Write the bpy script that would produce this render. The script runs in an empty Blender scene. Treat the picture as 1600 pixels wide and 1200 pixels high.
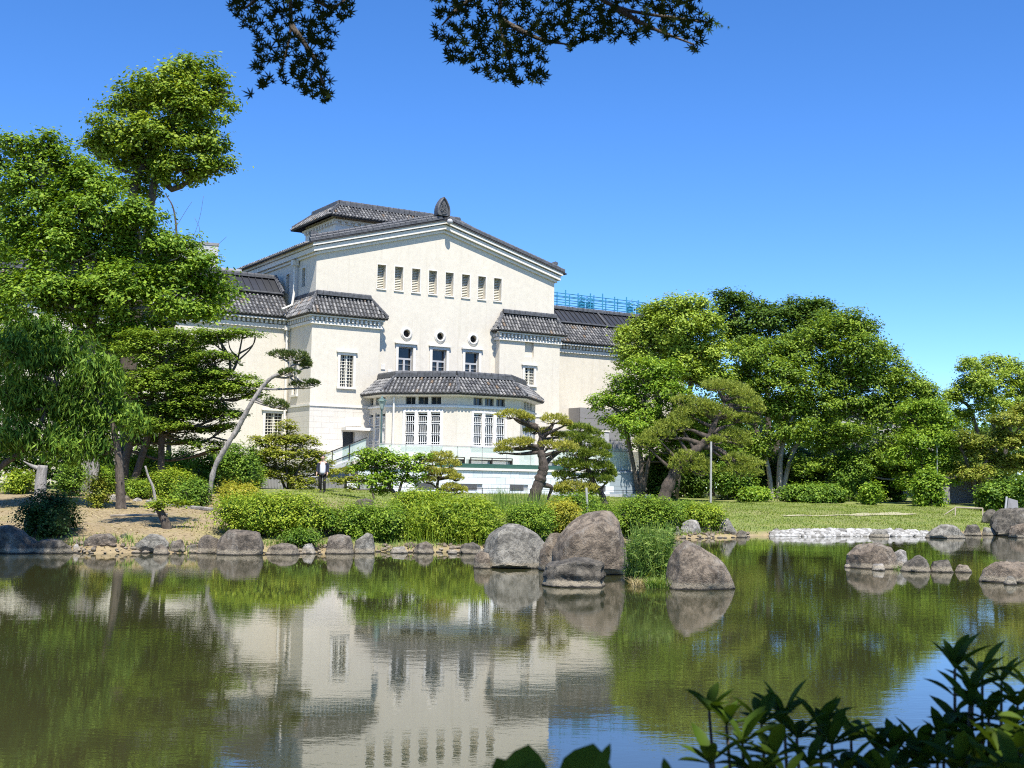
import bpy, math, random
import numpy as np
from mathutils import Vector, Matrix, Euler

# ------------------------------------------------------------------ camera, world, sun, exposure
SC = bpy.context.scene
COL = SC.collection
rad = math.radians
F = 1960.0; PIT = math.atan(157 / F); ROLL = .016
CAM = np.array([0, 0, 2.0])
fw = np.array([0, math.cos(PIT), math.sin(PIT)])
_r0 = np.array([1., 0, 0]); _u0 = np.array([0, -math.sin(PIT), math.cos(PIT)])
rc = _r0 * math.cos(ROLL) + _u0 * math.sin(ROLL)
uc = -_r0 * math.sin(ROLL) + _u0 * math.cos(ROLL)
cd = bpy.data.cameras.new('camera'); cam = bpy.data.objects.new('camera', cd); COL.objects.link(cam)
cd.sensor_width = 36; cd.lens = F * 36 / 1600; cd.clip_start = .1; cd.clip_end = 3000
cam.matrix_world = Matrix(((rc[0], uc[0], -fw[0], CAM[0]), (rc[1], uc[1], -fw[1], CAM[1]), (rc[2], uc[2], -fw[2], CAM[2]), (0, 0, 0, 1)))
cd.dof.use_dof = True; cd.dof.focus_distance = 45; cd.dof.aperture_fstop = 11
SC.camera = cam

SUN_H = np.array([.225, -.974]); SUN_EL = rad(61)
sv = np.array([SUN_H[0] * math.cos(SUN_EL), SUN_H[1] * math.cos(SUN_EL), math.sin(SUN_EL)])   # towards the sun
W = bpy.data.worlds.new('World'); SC.world = W; W.use_nodes = True
wn = W.node_tree.nodes; wl = W.node_tree.links; wn.clear()
sky = wn.new('ShaderNodeTexSky'); sky.sky_type = 'NISHITA'; sky.sun_disc = False
sky.sun_elevation = SUN_EL; sky.sun_rotation = math.atan2(SUN_H[0], SUN_H[1])
sky.altitude = 0; sky.air_density = .62; sky.dust_density = .05; sky.ozone_density = 5
hs = wn.new('ShaderNodeHueSaturation'); hs.inputs['Saturation'].default_value = 1.2; hs.inputs['Value'].default_value = 1.5; hs.inputs['Hue'].default_value = .505
bg = wn.new('ShaderNodeBackground'); bg.inputs['Strength'].default_value = .108
wo = wn.new('ShaderNodeOutputWorld')
wl.new(sky.outputs[0], hs.inputs['Color']); wl.new(hs.outputs[0], bg.inputs[0]); wl.new(bg.outputs[0], wo.inputs[0])
sd = bpy.data.lights.new('sun', 'SUN'); sd.energy = 5.0; sd.angle = rad(.53); sd.color = (1, .955, .88)
so = bpy.data.objects.new('sun', sd); COL.objects.link(so)
so.rotation_euler = Vector(sv).to_track_quat('Z', 'Y').to_euler(); so.location = (20, -40, 60)
SC.view_settings.view_transform = 'Standard'; SC.view_settings.look = 'None'
SC.view_settings.exposure = .72; SC.view_settings.gamma = 1; SC.view_settings.use_curve_mapping = False
SC.render.engine = 'CYCLES'
SC.cycles.max_bounces = 8; SC.cycles.diffuse_bounces = 2; SC.cycles.transmission_bounces = 4
SC.cycles.transparent_max_bounces = 8; SC.cycles.caustics_reflective = False; SC.cycles.caustics_refractive = False
SC.cycles.use_denoising = False
SC.cycles.filter_width = 1.1
SC.cycles.sample_clamp_indirect = 6

# ------------------------------------------------------------------ picture <-> place
def ray(px, py): return fw + (px - 800) / F * rc + (600 - py) / F * uc
def at(px, py, Y):                      # world point seen at a pixel, at world distance Y
    r = ray(px, py); return CAM + r * (Y / r[1])
def gz(px, py, z=0.):                   # the same, on the level z
    r = ray(px, py); return CAM + r * ((z - 2) / r[2])
def mpp(Y): return Y / F                # metres per pixel at distance Y
AF = rad(31.9)
U = np.array([math.cos(AF), math.sin(AF), 0]); Vv = np.array([-math.sin(AF), math.cos(AF), 0]); ZZ = np.array([0, 0, 1.])
O0 = at(690, 600, 85.); O0[2] = 0
def B(u, v, z): return O0 + U * u + Vv * v + ZZ * z     # building frame

# ------------------------------------------------------------------ materials
def mat(name):
    m = bpy.data.materials.new(name); m.use_nodes = True
    nt = m.node_tree; p = nt.nodes['Principled BSDF']
    return m, nt, p
def N(nt, t, **kw):
    n = nt.nodes.new(t)
    for k, v in kw.items():
        if k in n.inputs: n.inputs[k].default_value = v
        else: setattr(n, k, v)
    return n
def ramp(nt, fac, stops):
    r = nt.nodes.new('ShaderNodeValToRGB'); e = r.color_ramp.elements
    while len(e) < len(stops): e.new(.5)
    for i, (p, c) in enumerate(stops): e[i].position = p; e[i].color = (*c, 1)
    nt.links.new(fac, r.inputs[0]); return r.outputs[0]
def mixc(nt, fac, a, b, mode='MIX'):
    m = nt.nodes.new('ShaderNodeMix'); m.data_type = 'RGBA'; m.blend_type = mode
    for s, v in ((0, fac), (6, a), (7, b)):
        if hasattr(v, 'is_linked') or hasattr(v, 'links'): nt.links.new(v, m.inputs[s])
        else: m.inputs[s].default_value = v if s == 0 else (*v, 1)
    return m.outputs[2]
def noise(nt, scale, detail=4, rough=.55, vec=None, dist=0):
    n = N(nt, 'ShaderNodeTexNoise', Scale=scale, Detail=detail, Roughness=rough, Distortion=dist)
    nt.links.new(vec if vec is not None else coords(nt), n.inputs['Vector']); return n.outputs[0]
def coords(nt, kind='pos', scale=None, rot=None):
    if kind == 'pos':
        g = nt.nodes.get('GEO') or nt.nodes.new('ShaderNodeNewGeometry'); g.name = 'GEO'; o = g.outputs['Position']
    else:
        g = nt.nodes.new('ShaderNodeTexCoord'); o = g.outputs['Object']
    if scale is not None or rot is not None:
        mp = nt.nodes.new('ShaderNodeMapping')
        if scale is not None: mp.inputs['Scale'].default_value = scale
        if rot is not None: mp.inputs['Rotation'].default_value = rot
        nt.links.new(o, mp.inputs[0]); o = mp.outputs[0]
    return o
def bump(nt, p, h, strength=.3, dist=.02):
    b = N(nt, 'ShaderNodeBump', Strength=strength, Distance=dist)
    nt.links.new(h, b.inputs['Height']); nt.links.new(b.outputs[0], p.inputs['Normal'])
def simple(name, c, rough=.6, metal=0, var=.15, scale=3, bs=.15, bd=.01):
    m, nt, p = mat(name)
    n = noise(nt, scale, 5)
    col = ramp(nt, n, [(.3, tuple(x * (1 - var) for x in c)), (.7, tuple(min(1, x * (1 + var)) for x in c))])
    nt.links.new(col, p.inputs['Base Color']); p.inputs['Roughness'].default_value = rough; p.inputs['Metallic'].default_value = metal
    if bs: bump(nt, p, noise(nt, scale * 12, 3), bs, bd)
    return m
def stucco(name, c, dirt=.14, coursing=False):
    m, nt, p = mat(name)
    n1 = noise(nt, .35, 6, .65); n2 = noise(nt, 3.2, 5, .7)
    st = noise(nt, 1, 6, .7, coords(nt, scale=(3.4, 3.4, .14)))
    col = ramp(nt, n1, [(.3, tuple(x * .93 for x in c)), (.62, c), (.8, (min(1, c[0] * 1.05), c[1] * 1.03, c[2] * .99))])
    col = mixc(nt, ramp(nt, n2, [(.4, (0, 0, 0)), (.7, (.6, .6, .6))]), col, tuple(x * .82 for x in c))
    col = mixc(nt, ramp(nt, st, [(.54, (0, 0, 0)), (.78, (dirt * 2.6,) * 3)]), col, (c[0] * .6, c[1] * .57, c[2] * .5))
    h = noise(nt, 26, 4, .7)
    if coursing:
        tc = coords(nt, rot=(0, 0, -AF))
        sx = nt.nodes.new('ShaderNodeSeparateXYZ'); nt.links.new(tc, sx.inputs[0])
        cb = nt.nodes.new('ShaderNodeCombineXYZ')
        nt.links.new(sx.outputs[0], cb.inputs[0]); nt.links.new(sx.outputs[2], cb.inputs[1])
        bk = N(nt, 'ShaderNodeTexBrick', Scale=1., **{'Mortar Size': .012, 'Brick Width': 1.1, 'Row Height': .36, 'Mortar Smooth': .3})
        nt.links.new(cb.outputs[0], bk.inputs['Vector'])
        col = mixc(nt, bk.outputs['Fac'], col, tuple(x * .72 for x in c))
        mx = nt.nodes.new('ShaderNodeMath'); mx.operation = 'SUBTRACT'
        nt.links.new(h, mx.inputs[0]); nt.links.new(bk.outputs['Fac'], mx.inputs[1]); h = mx.outputs[0]
    nt.links.new(col, p.inputs['Base Color']); p.inputs['Roughness'].default_value = .9
    bump(nt, p, h, .35, .012)
    return m
def leafmat(name, dark, mid, light, transl=.35, rough=.45, scale=.5):
    m, nt, p = mat(name)
    g = nt.nodes.new('ShaderNodeNewGeometry'); g.name = 'GEO'
    n = noise(nt, scale, 3, .6)
    mx = nt.nodes.new('ShaderNodeMath'); mx.operation = 'MULTIPLY_ADD'; mx.inputs[1].default_value = .55
    nt.links.new(g.outputs['Random Per Island'], mx.inputs[0])
    sb = nt.nodes.new('ShaderNodeMath'); sb.operation = 'MULTIPLY'; sb.inputs[1].default_value = .55
    nt.links.new(n, sb.inputs[0]); nt.links.new(sb.outputs[0], mx.inputs[2])
    col = ramp(nt, mx.outputs[0], [(.16, dark), (.46, mid), (.8, light)])
    nt.links.new(col, p.inputs['Base Color']); p.inputs['Roughness'].default_value = rough
    p.inputs['Specular IOR Level'].default_value = .1 if 'acer' in name or 'fore' in name else .16
    t = nt.nodes.new('ShaderNodeBsdfTranslucent')
    tc = mixc(nt, 1., col, (1.25, 1.2, .45), 'MULTIPLY'); nt.links.new(tc, t.inputs[0])
    ms = nt.nodes.new('ShaderNodeMixShader'); ms.inputs[0].default_value = transl
    out = nt.nodes['Material Output']
    nt.links.new(p.outputs[0], ms.inputs[1]); nt.links.new(t.outputs[0], ms.inputs[2]); nt.links.new(ms.outputs[0], out.inputs[0])
    return m
def bark(name, c1, c2, scale=6):
    m, nt, p = mat(name)
    v = coords(nt, scale=(1, 1, .3))
    n = noise(nt, scale, 6, .7, v); n2 = noise(nt, scale * 3.5, 4, .7, v)
    col = ramp(nt, n, [(.3, c1), (.68, c2)])
    col = mixc(nt, ramp(nt, n2, [(.45, (0, 0, 0)), (.7, (.7, .7, .7))]), col, tuple(x * .4 for x in c1))
    nt.links.new(col, p.inputs['Base Color']); p.inputs['Roughness'].default_value = .9
    bump(nt, p, n2, .8, .05); return m
def rockmat(name, c1, c2, c3, speck=.5):
    m, nt, p = mat(name)
    n1 = noise(nt, 1.4, 8, .72, dist=.5); n2 = noise(nt, 5.5, 8, .75, dist=.4); n3 = noise(nt, 26, 4, .8)
    streak = noise(nt, 3.2, 5, .7, coords(nt, scale=(1, 1, .18)))
    col = ramp(nt, n1, [(.3, c1), (.5, c2), (.7, c3)])
    col = mixc(nt, ramp(nt, n2, [(.44, (0, 0, 0)), (.58, (.85, .85, .85))]), col, tuple(x * .42 for x in c1))
    col = mixc(nt, ramp(nt, streak, [(.55, (0, 0, 0)), (.72, (.5, .5, .5))]), col, (.36, .34, .29))
    col = mixc(nt, ramp(nt, n3, [(.6, (0, 0, 0)), (.72, (speck,) * 3)]), col, (.42, .4, .35))
    # damp, then silt-pale tide line just over the water
    sx = nt.nodes.new('ShaderNodeSeparateXYZ'); nt.links.new(coords(nt), sx.inputs[0])
    ad = nt.nodes.new('ShaderNodeMath'); ad.operation = 'MULTIPLY_ADD'; ad.inputs[1].default_value = .12
    nt.links.new(n2, ad.inputs[0]); 
    mi = nt.nodes.new('ShaderNodeMath'); mi.operation = 'SUBTRACT'; mi.inputs[1].default_value = .06
    nt.links.new(sx.outputs[2], mi.inputs[0]); nt.links.new(mi.outputs[0], ad.inputs[2])
    tide = ramp(nt, ad.outputs[0], [(.0, (0, 0, 0)), (.05, (.6, .6, .6)), (.1, (.75, .75, .75)), (.16, (0, 0, 0))])
    col = mixc(nt, tide, col, (.40, .34, .24))
    wet = ramp(nt, ad.outputs[0], [(.015, (1, 1, 1)), (.035, (0, 0, 0))])
    col = mixc(nt, wet, col, (.03, .026, .02))
    nt.links.new(col, p.inputs['Base Color'])
    p.inputs['Roughness'].default_value = .85
    h = mixc(nt, .35, n2, n3); bump(nt, p, h, 1., .12)
    return m

M = {}
M['stucco'] = stucco('cream_stucco', (.70, .64, .53))
M['stucco_block'] = stucco('coursed_stucco', (.68, .63, .55), coursing=True)
M['trim'] = stucco('pale_trim', (.76, .72, .64), .06)
M['white_trim'] = simple('white_paint', (.8, .79, .75), .5, var=.05)
M['louvre'] = simple('louvre_cream', (.74, .70, .58), .6, var=.06)
M['dark'] = simple('dark_opening', (.016, .017, .018), .5, bs=0)
M['iron'] = simple('dark_iron', (.03, .03, .03), .45, .6)
M['metal_roof'] = simple('metal_roof', (.062, .064, .07), .42, .5, scale=.8, bs=.05)
M['ridge'] = simple('ridge_tile', (.085, .087, .092), .6, var=.45, scale=5, bs=.4)
M['under'] = simple('roof_underlay', (.03, .03, .032), .8)
M['scaffold'] = simple('blue_scaffold', (.05, .28, .42), .4, .3)
M['grey_panel'] = simple('grey_panel', (.25, .24, .235), .6, var=.08, scale=.7)
M['grey_light'] = simple('grey_concrete', (.42, .42, .42), .8, var=.12)
M['shaded_stone'] = simple('shaded_stone_grey', (.30, .35, .37), .7, var=.12, scale=1.2)  # terrace stone with tree shade put into its colour
M['marble'] = None
M['green_parapet'] = simple('green_parapet', (.03, .085, .06), .5)
M['wood'] = simple('weathered_wood', (.32, .27, .2), .8)
M['bench'] = simple('bench_metal', (.035, .028, .022), .6)
m, nt, p = mat('roof_tile')
g = nt.nodes.new('ShaderNodeNewGeometry'); g.name = 'GEO'
c = ramp(nt, g.outputs['Random Per Island'], [(0, (.075, .076, .08)), (.3, (.13, .13, .132)), (.65, (.20, .198, .192)), (.92, (.31, .30, .285)), (.97, (.22, .155, .1))])
c = mixc(nt, ramp(nt, noise(nt, 14, 4), [(.45, (0, 0, 0)), (.7, (.6, .6, .6))]), c, (.06, .06, .06))
nt.links.new(c, p.inputs['Base Color']); p.inputs['Roughness'].default_value = .55; M['tile'] = m
m, nt, p = mat('white_marble')
oi = nt.nodes.new('ShaderNodeObjectInfo')
c = ramp(nt, oi.outputs['Random'], [(0, (.62, .66, .66)), (.5, (.70, .73, .72)), (1, (.78, .79, .77))])
c = mixc(nt, ramp(nt, noise(nt, 2.2, 6, .7, dist=.6), [(.45, (0, 0, 0)), (.75, (.5, .5, .5))]), c, (.5, .54, .55))
nt.links.new(c, p.inputs['Base Color']); p.inputs['Roughness'].default_value = .45; M['marble'] = m
m, nt, p = mat('window_glass')
c = ramp(nt, noise(nt, .9, 3), [(.35, (.012, .014, .016)), (.7, (.05, .055, .06))])
nt.links.new(c, p.inputs['Base Color']); p.inputs['Roughness'].default_value = .06; p.inputs['IOR'].default_value = 1.5; M['glass'] = m
m, nt, p = mat('green_glass')
p.inputs['Base Color'].default_value = (.70, .80, .70, 1); p.inputs['Roughness'].default_value = .08
p.inputs['Alpha'].default_value = .42; M['green_glass'] = m

M['bark_brown'] = bark('bark_brown', (.05, .038, .028), (.16, .13, .10))
M['bark_pine'] = bark('bark_pine', (.032, .025, .02), (.14, .108, .085), 8)
M['bark_pale'] = bark('bark_pale', (.22, .2, .175), (.42, .39, .35), 7)
M['twig'] = bark('twig_bark', (.07, .055, .04), (.14, .115, .09), 9)

M['leaf_camphor'] = leafmat('leaf_camphor', (0.035, 0.075, 0.008), (0.14, 0.23, 0.02), (0.34, 0.42, 0.05), 0.32)
M['leaf_bright'] = leafmat('leaf_bright', (0.04, 0.095, 0.01), (0.15, 0.27, 0.022), (0.34, 0.46, 0.05), 0.34)
M['leaf_canopy'] = leafmat('leaf_canopy', (.03, .078, .008), (.115, .215, .018), (.29, .41, .045), .32)
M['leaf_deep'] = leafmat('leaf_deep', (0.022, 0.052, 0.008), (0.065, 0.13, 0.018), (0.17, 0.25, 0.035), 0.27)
M['leaf_mid'] = leafmat('leaf_mid', (0.035, 0.075, 0.01), (0.125, 0.215, 0.022), (0.3, 0.4, 0.045), 0.32)
M['leaf_yellow'] = leafmat('leaf_yellow', (0.06, 0.11, 0.012), (0.23, 0.33, 0.035), (0.46, 0.56, 0.1), 0.36)
M['leaf_weep'] = leafmat('leaf_weep', (.018, .048, .006), (.055, .13, .012), (.24, .36, .045), .3, .6)
M['leaf_maple_gold'] = leafmat('leaf_maple_gold', (0.08, 0.12, 0.018), (0.23, 0.28, 0.035), (0.44, 0.43, 0.07), 0.4)
M['leaf_brown'] = leafmat('leaf_brown', (0.05, 0.09, 0.014), (0.18, 0.24, 0.03), (0.38, 0.38, 0.07), 0.3)
M['leaf_azalea'] = leafmat('leaf_azalea', (0.035, 0.09, 0.008), (0.165, 0.265, 0.02), (0.42, 0.49, 0.05), 0.34, 0.5, 1.3)
M['leaf_azalea_mid'] = leafmat('leaf_azalea_mid', (.028, .075, .008), (.12, .215, .020), (.31, .42, .045), .32, .5, 1.3)
M['leaf_azalea_gold'] = leafmat('leaf_azalea_gold', (.08, .11, .012), (.27, .29, .03), (.56, .5, .07), .38, scale=1.3)
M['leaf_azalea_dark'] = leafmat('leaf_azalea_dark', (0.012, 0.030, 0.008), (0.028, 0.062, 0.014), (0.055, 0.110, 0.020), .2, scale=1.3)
M['leaf_hedge'] = leafmat('leaf_hedge', (0.024, 0.064, 0.01), (0.095, 0.185, 0.02), (0.25, 0.37, 0.045), 0.3, 0.5, 0.9)
M['needle_gold'] = leafmat('needle_gold', (0.09, 0.11, 0.02), (0.32, 0.33, 0.06), (0.62, 0.58, 0.12), 0.25, 0.5, 1.5)
M['needle_olive'] = leafmat('needle_olive', (.07, .10, .016), (.23, .29, .05), (.46, .50, .10), .25, .5, 1.5)
M['needle_green'] = leafmat('needle_green', (0.035, 0.07, 0.014), (0.13, 0.2, 0.028), (0.33, 0.38, 0.06), 0.25, 0.5, 1.5)
M['needle_dark'] = leafmat('needle_dark', (0.027, 0.054, 0.018), (0.068, 0.112, 0.030), (0.165, 0.195, 0.045), .2, scale=1.5)
M['reed'] = leafmat('reed_blade', (0.045, 0.105, 0.024), (0.135, 0.240, 0.045), (0.300, 0.390, 0.090), .35, scale=2)
M['straw'] = leafmat('dry_blade', (0.210, 0.165, 0.083), (0.390, 0.315, 0.165), (0.570, 0.495, 0.270), .2, scale=2)
M['bamboo_grass'] = leafmat('bamboo_grass', (0.05, 0.11, 0.01), (0.18, 0.28, 0.022), (0.4, 0.48, 0.05), 0.38, 0.5, 1.2)
M['lawn_blade'] = leafmat('lawn_blade', (0.1, 0.15, 0.022), (0.19, 0.26, 0.04), (0.32, 0.36, 0.08), 0.3, 0.6, 0.6)
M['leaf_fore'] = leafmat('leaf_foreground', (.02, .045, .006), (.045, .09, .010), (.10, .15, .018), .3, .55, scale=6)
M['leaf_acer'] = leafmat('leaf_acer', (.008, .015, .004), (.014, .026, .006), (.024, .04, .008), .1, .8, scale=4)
M['leaf_acer_lit'] = leafmat('leaf_acer_lit', (.08, .14, .014), (.16, .24, .02), (.26, .34, .04), .5, .5, scale=4)  # same maple leaf with sunlight put into the colour
M['rock_brown'] = rockmat('rock_brown', (.165, .125, .085), (.26, .205, .145), (.35, .29, .215), .4)
M['rock_shore'] = rockmat('rock_shore', (.115, .092, .066), (.19, .155, .115), (.28, .24, .185), .35)
M['rock_grey'] = rockmat('rock_grey', (.19, .175, .14), (.30, .28, .23), (.4, .375, .31), .6)
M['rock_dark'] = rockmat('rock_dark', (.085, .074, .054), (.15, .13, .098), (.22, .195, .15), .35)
M['rock_pale'] = rockmat('rock_pale', (.30, .275, .235), (.40, .37, .325), (.5, .47, .42), .3)
M['skin'] = simple('skin', (.52, .34, .25), .6, var=.05, bs=0)
M['cloth_navy'] = simple('cloth_navy', (.022, .026, .045), .85)
M['cloth_white'] = simple('cloth_white', (.66, .68, .74), .85, var=.06)
M['cloth_black'] = simple('cloth_black', (.018, .017, .017), .85)
M['hair'] = simple('hair_black', (.012, .01, .009), .5)
M['lamp_glass'] = simple('lamp_glass', (.35, .42, .40), .25, bs=0)
M['lamp_metal'] = simple('lamp_metal', (.10, .16, .15), .5, .4)
M['pole_pale'] = simple('pole_pale', (.45, .43, .40), .5, .3)

# ------------------------------------------------------------------ object helpers
ORG = {}
def tag(o, label=None, cat=None, group=None, kind=None):
    for k, v in (('label', label), ('category', cat), ('group', group), ('kind', kind)):
        if v: o[k] = v
    return o
def link(o, parent=None, org=(0, 0, 0)):
    COL.objects.link(o)
    if parent is not None: o.parent = parent
    ORG[o.name] = np.array(org, float); return o
def thing(name, org, label, cat, group=None):
    o = bpy.data.objects.new(name, None); o.empty_display_size = .3; link(o, None, org); o.location = org
    return tag(o, label, cat, group)
def raw_mesh(name, V, faces, smooth=False):
    """V (n,3); faces: list of int arrays (m,k)"""
    me = bpy.data.meshes.new(name)
    V = np.asarray(V, np.float32); me.vertices.add(len(V)); me.vertices.foreach_set('co', V.ravel())
    idx = np.concatenate([np.asarray(f, np.int32).ravel() for f in faces])
    tot = np.concatenate([np.full(len(f), np.asarray(f).shape[1], np.int32) for f in faces])
    st = np.concatenate([[0], np.cumsum(tot)[:-1]]).astype(np.int32)
    me.loops.add(len(idx)); me.loops.foreach_set('vertex_index', idx)
    me.polygons.add(len(tot)); me.polygons.foreach_set('loop_start', st)
    me.polygons.foreach_set('use_smooth', np.full(len(tot), smooth))
    me.update(calc_edges=True); return me
def mk(name, V, faces, m, parent=None, org=None, smooth=False):
    if parent is not None: o_ = ORG[parent.name]
    else: o_ = np.array(org if org is not None else (0, 0, 0), float)
    me = raw_mesh(name, np.asarray(V) - o_, faces, smooth)
    me.materials.append(m)
    ob = bpy.data.objects.new(name, me); link(ob, parent, o_)
    if parent is None: ob.location = o_
    return ob
class G:
    def __init__(s): s.v = []; s.f = {}; s.n = 0
    def add(s, V, faces):
        V = np.asarray(V, float)
        for f in faces:
            f = np.asarray(f, int)
            if f.ndim == 1: f = f[None]
            s.f.setdefault(f.shape[1], []).append(f + s.n)
        s.v.append(V); s.n += len(V)
    def box(s, o, a, b, c):            # corner + three edge vectors
        o, a, b, c = (np.asarray(x, float) for x in (o, a, b, c))
        V = [o, o + a, o + a + b, o + b, o + c, o + a + c, o + a + b + c, o + b + c]
        s.add(V, [np.array([[0, 3, 2, 1], [4, 5, 6, 7], [0, 1, 5, 4], [1, 2, 6, 5], [2, 3, 7, 6], [3, 0, 4, 7]])])
    def bb(s, u0, u1, v0, v1, z0, z1): # box in the building frame
        s.box(B(u0, v0, z0), U * (u1 - u0), Vv * (v1 - v0), ZZ * (z1 - z0))
    def wb(s, c, sx, sy, sz, rz=0):    # world box centred on c (base at c.z)
        ca, sa = math.cos(rz), math.sin(rz); a = np.array([ca, sa, 0]) * sx; b = np.array([-sa, ca, 0]) * sy
        s.box(np.asarray(c) - a / 2 - b / 2, a, b, ZZ * sz)
    def poly(s, P): s.add(P, [np.arange(len(P))])
    def prism(s, P, d):                # planar polygon extruded by d
        P = np.asarray(P, float); n = len(P); d = np.asarray(d, float)
        q = np.array([[i, (i + 1) % n, (i + 1) % n + n, i + n] for i in range(n)])
        s.add(np.vstack([P, P + d]), [np.arange(n)[::-1], np.arange(n) + n, q])
    def tube(s, P, R, n=7, cap=True):
        P = np.asarray(P, float); R = np.broadcast_to(np.asarray(R, float), (len(P),))
        T = np.gradient(P, axis=0); T /= np.linalg.norm(T, axis=1)[:, None] + 1e-9
        ref = np.array([0.31, .95, .1]); ref /= np.linalg.norm(ref)
        a = np.cross(T, ref); bad = np.linalg.norm(a, axis=1) < .1
        a[bad] = np.cross(T[bad], [1, 0, 0]); a /= np.linalg.norm(a, axis=1)[:, None]; b = np.cross(T, a)
        th = np.linspace(0, 2 * np.pi, n, endpoint=False)
        V = (P[:, None] + R[:, None, None] * (np.cos(th)[None, :, None] * a[:, None] + np.sin(th)[None, :, None] * b[:, None])).reshape(-1, 3)
        i = np.arange(len(P) - 1)[:, None] * n; j = np.arange(n)[None]; k = (j + 1) % n
        q = np.stack([i + j, i + k, i + n + k, i + n + j], -1).reshape(-1, 4)
        fs = [q]
        if cap: fs += [np.arange(n)[::-1], np.arange(n) + (len(P) - 1) * n]
        s.add(V, fs)
    def lathe(s, c, prof, n=12):       # prof: (r,z)
        P = np.array([[0, 0, z] for r, z in prof]) + np.asarray(c); s.tube_v(P, [r for r, z in prof], n)
    def tube_v(s, P, R, n):
        th = np.linspace(0, 2 * np.pi, n, endpoint=False); R = np.asarray(R, float)
        V = (P[:, None] + R[:, None, None] * np.stack([np.cos(th), np.sin(th), 0 * th], -1)[None]).reshape(-1, 3)
        i = np.arange(len(P) - 1)[:, None] * n; j = np.arange(n)[None]; k = (j + 1) % n
        s.add(V, [np.stack([i + j, i + k, i + n + k, i + n + j], -1).reshape(-1, 4), np.arange(n)[::-1], np.arange(n) + (len(P) - 1) * n])
    def build(s, name, m, parent=None, org=None, smooth=False):
        return mk(name, np.vstack(s.v), [np.vstack(x) for x in s.f.values()], m, parent, org, smooth)

def spline(P, k=5):
    P = np.asarray(P, float)
    if len(P) < 3: 
        t = np.linspace(0, 1, k + 1)[:, None]; return P[0] * (1 - t) + P[-1] * t
    Q = np.vstack([2 * P[0] - P[1], P, 2 * P[-1] - P[-2]]); out = []
    for i in range(1, len(Q) - 2):
        for t in np.linspace(0, 1, k, endpoint=False):
            a, b, c, d = Q[i - 1], Q[i], Q[i + 1], Q[i + 2]
            out.append(.5 * (2 * b + (c - a) * t + (2 * a - 5 * b + 4 * c - d) * t * t + (3 * b - a - 3 * c + d) * t ** 3))
    out.append(P[-1]); return np.array(out)
def unit(v): return v / (np.linalg.norm(v, axis=-1, keepdims=True) + 1e-9)
def rnd(r, n): return unit(r.normal(size=(n, 3)))
def leafquads(P, Nn, L, Wd, r, T=None):
    """diamond leaf blades centred on P with normals Nn"""
    n = len(P)
    t = np.cross(Nn, rnd(r, n)) if T is None else T - Nn * np.sum(T * Nn, 1)[:, None]
    t = unit(t); b = np.cross(Nn, t)
    L = np.broadcast_to(L, (n,))[:, None]; Wd = np.broadcast_to(Wd, (n,))[:, None]
    V = np.stack([P - t * L / 2, P + b * Wd / 2 - t * L * .05, P + t * L / 2, P - b * Wd / 2 - t * L * .05], 1).reshape(-1, 3)
    return V, np.arange(n * 4).reshape(-1, 4)
def vnoise(P, seed=0, oct=3):
    """cheap smooth 3-D noise from sums of sines, about -1..1"""
    r = np.random.default_rng(seed); out = 0; amp = 1; f = 1.
    for o in range(oct):
        for k in range(4):
            d = r.normal(size=3); ph = r.uniform(0, 6.28); out = out + amp * np.sin(P @ d * f * 1.7 + ph) / 4 * 1.6
        amp *= .5; f *= 2.1
    return out / 1.4

# ------------------------------------------------------------------ terrain
_SX = np.array([-400, -60, -30, -20, -14, -12.6, -7.8, -2.7, -1.0, .8, 3.2, 5.6, 8.0, 10.9, 17, 24.4, 40, 80, 400])
_SY = np.array([20, 24, 30, 32.5, 33.6, 33.9, 34.3, 36.6, 37.4, 39.5, 44.5, 48.3, 50.5, 53.2, 55.6, 60.2, 66, 70, 90])
_TX = np.array([-400, -9.5, -5.5, 5, 10, 400]); _TT = np.array([9., 9.5, 19, 20, 24, 24])
def terr(x, y):
    x = np.asarray(x, float); y = np.asarray(y, float)
    t = y - np.interp(x, _SX, _SY) - .35 * np.sin(x * 1.3) - .18 * np.sin(x * 3.1 + 1)
    tau = np.interp(x, _TX, _TT); zm = np.interp(x, [-400, 8, 14, 400], [1.62, 1.62, 1.5, 1.5])
    tp = np.maximum(t, 0)
    z = np.where(t > 0, .14 * (1 - np.exp(-tp / .25)) + (zm - .14) * (1 - np.exp(-tp / tau)), -.9 * (1 - np.exp(np.minimum(t, 0) / 1.2)))
    z = z + .03 * np.sin(x * .9 + y * .5) * np.clip(tp / 4, 0, 1) + .02 * np.sin(x * 2.1 - y * 1.3) * np.clip(tp / 3, 0, 1)
    d2 = ((x - 3.0) / 1.0) ** 2 + ((y - 26.6) / 1.0) ** 2
    z = np.where(y < 33, z + 1.02 * np.exp(-d2), z)
    nb = np.clip((4.2 - y) / 2.2, 0, 1); nb = nb * nb * (3 - 2 * nb)
    return z * (1 - nb) + .45 * nb
def tz(x, y): return float(terr(x, y))
def ground(px, py, Y):                 # point on the terrain under a pixel column at distance Y
    p = at(px, py, Y); p[2] = tz(p[0], p[1]); return p
def geo(a, b, n): return a + (b - a) * (np.geomspace(1, 61, n) - 1) / 60
xs = np.concatenate([-geo(34, 900, 14)[::-1][:-1] , np.arange(-34, 44.01, .4), geo(44, 900, 14)[1:]])
ys = np.concatenate([-geo(20, 300, 6)[::-1][:-1], np.arange(-20, 22, 1.), np.arange(22, 100, .4), geo(100, 1500, 16)])
gx, gy = np.meshgrid(xs, ys); zz = terr(gx, gy)
nx, ny = len(xs), len(ys)
idx = (np.arange(ny - 1)[:, None] * nx + np.arange(nx - 1)[None]).reshape(-1, 1)
m, nt, p = mat('ground_soil_and_lawn')
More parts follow.
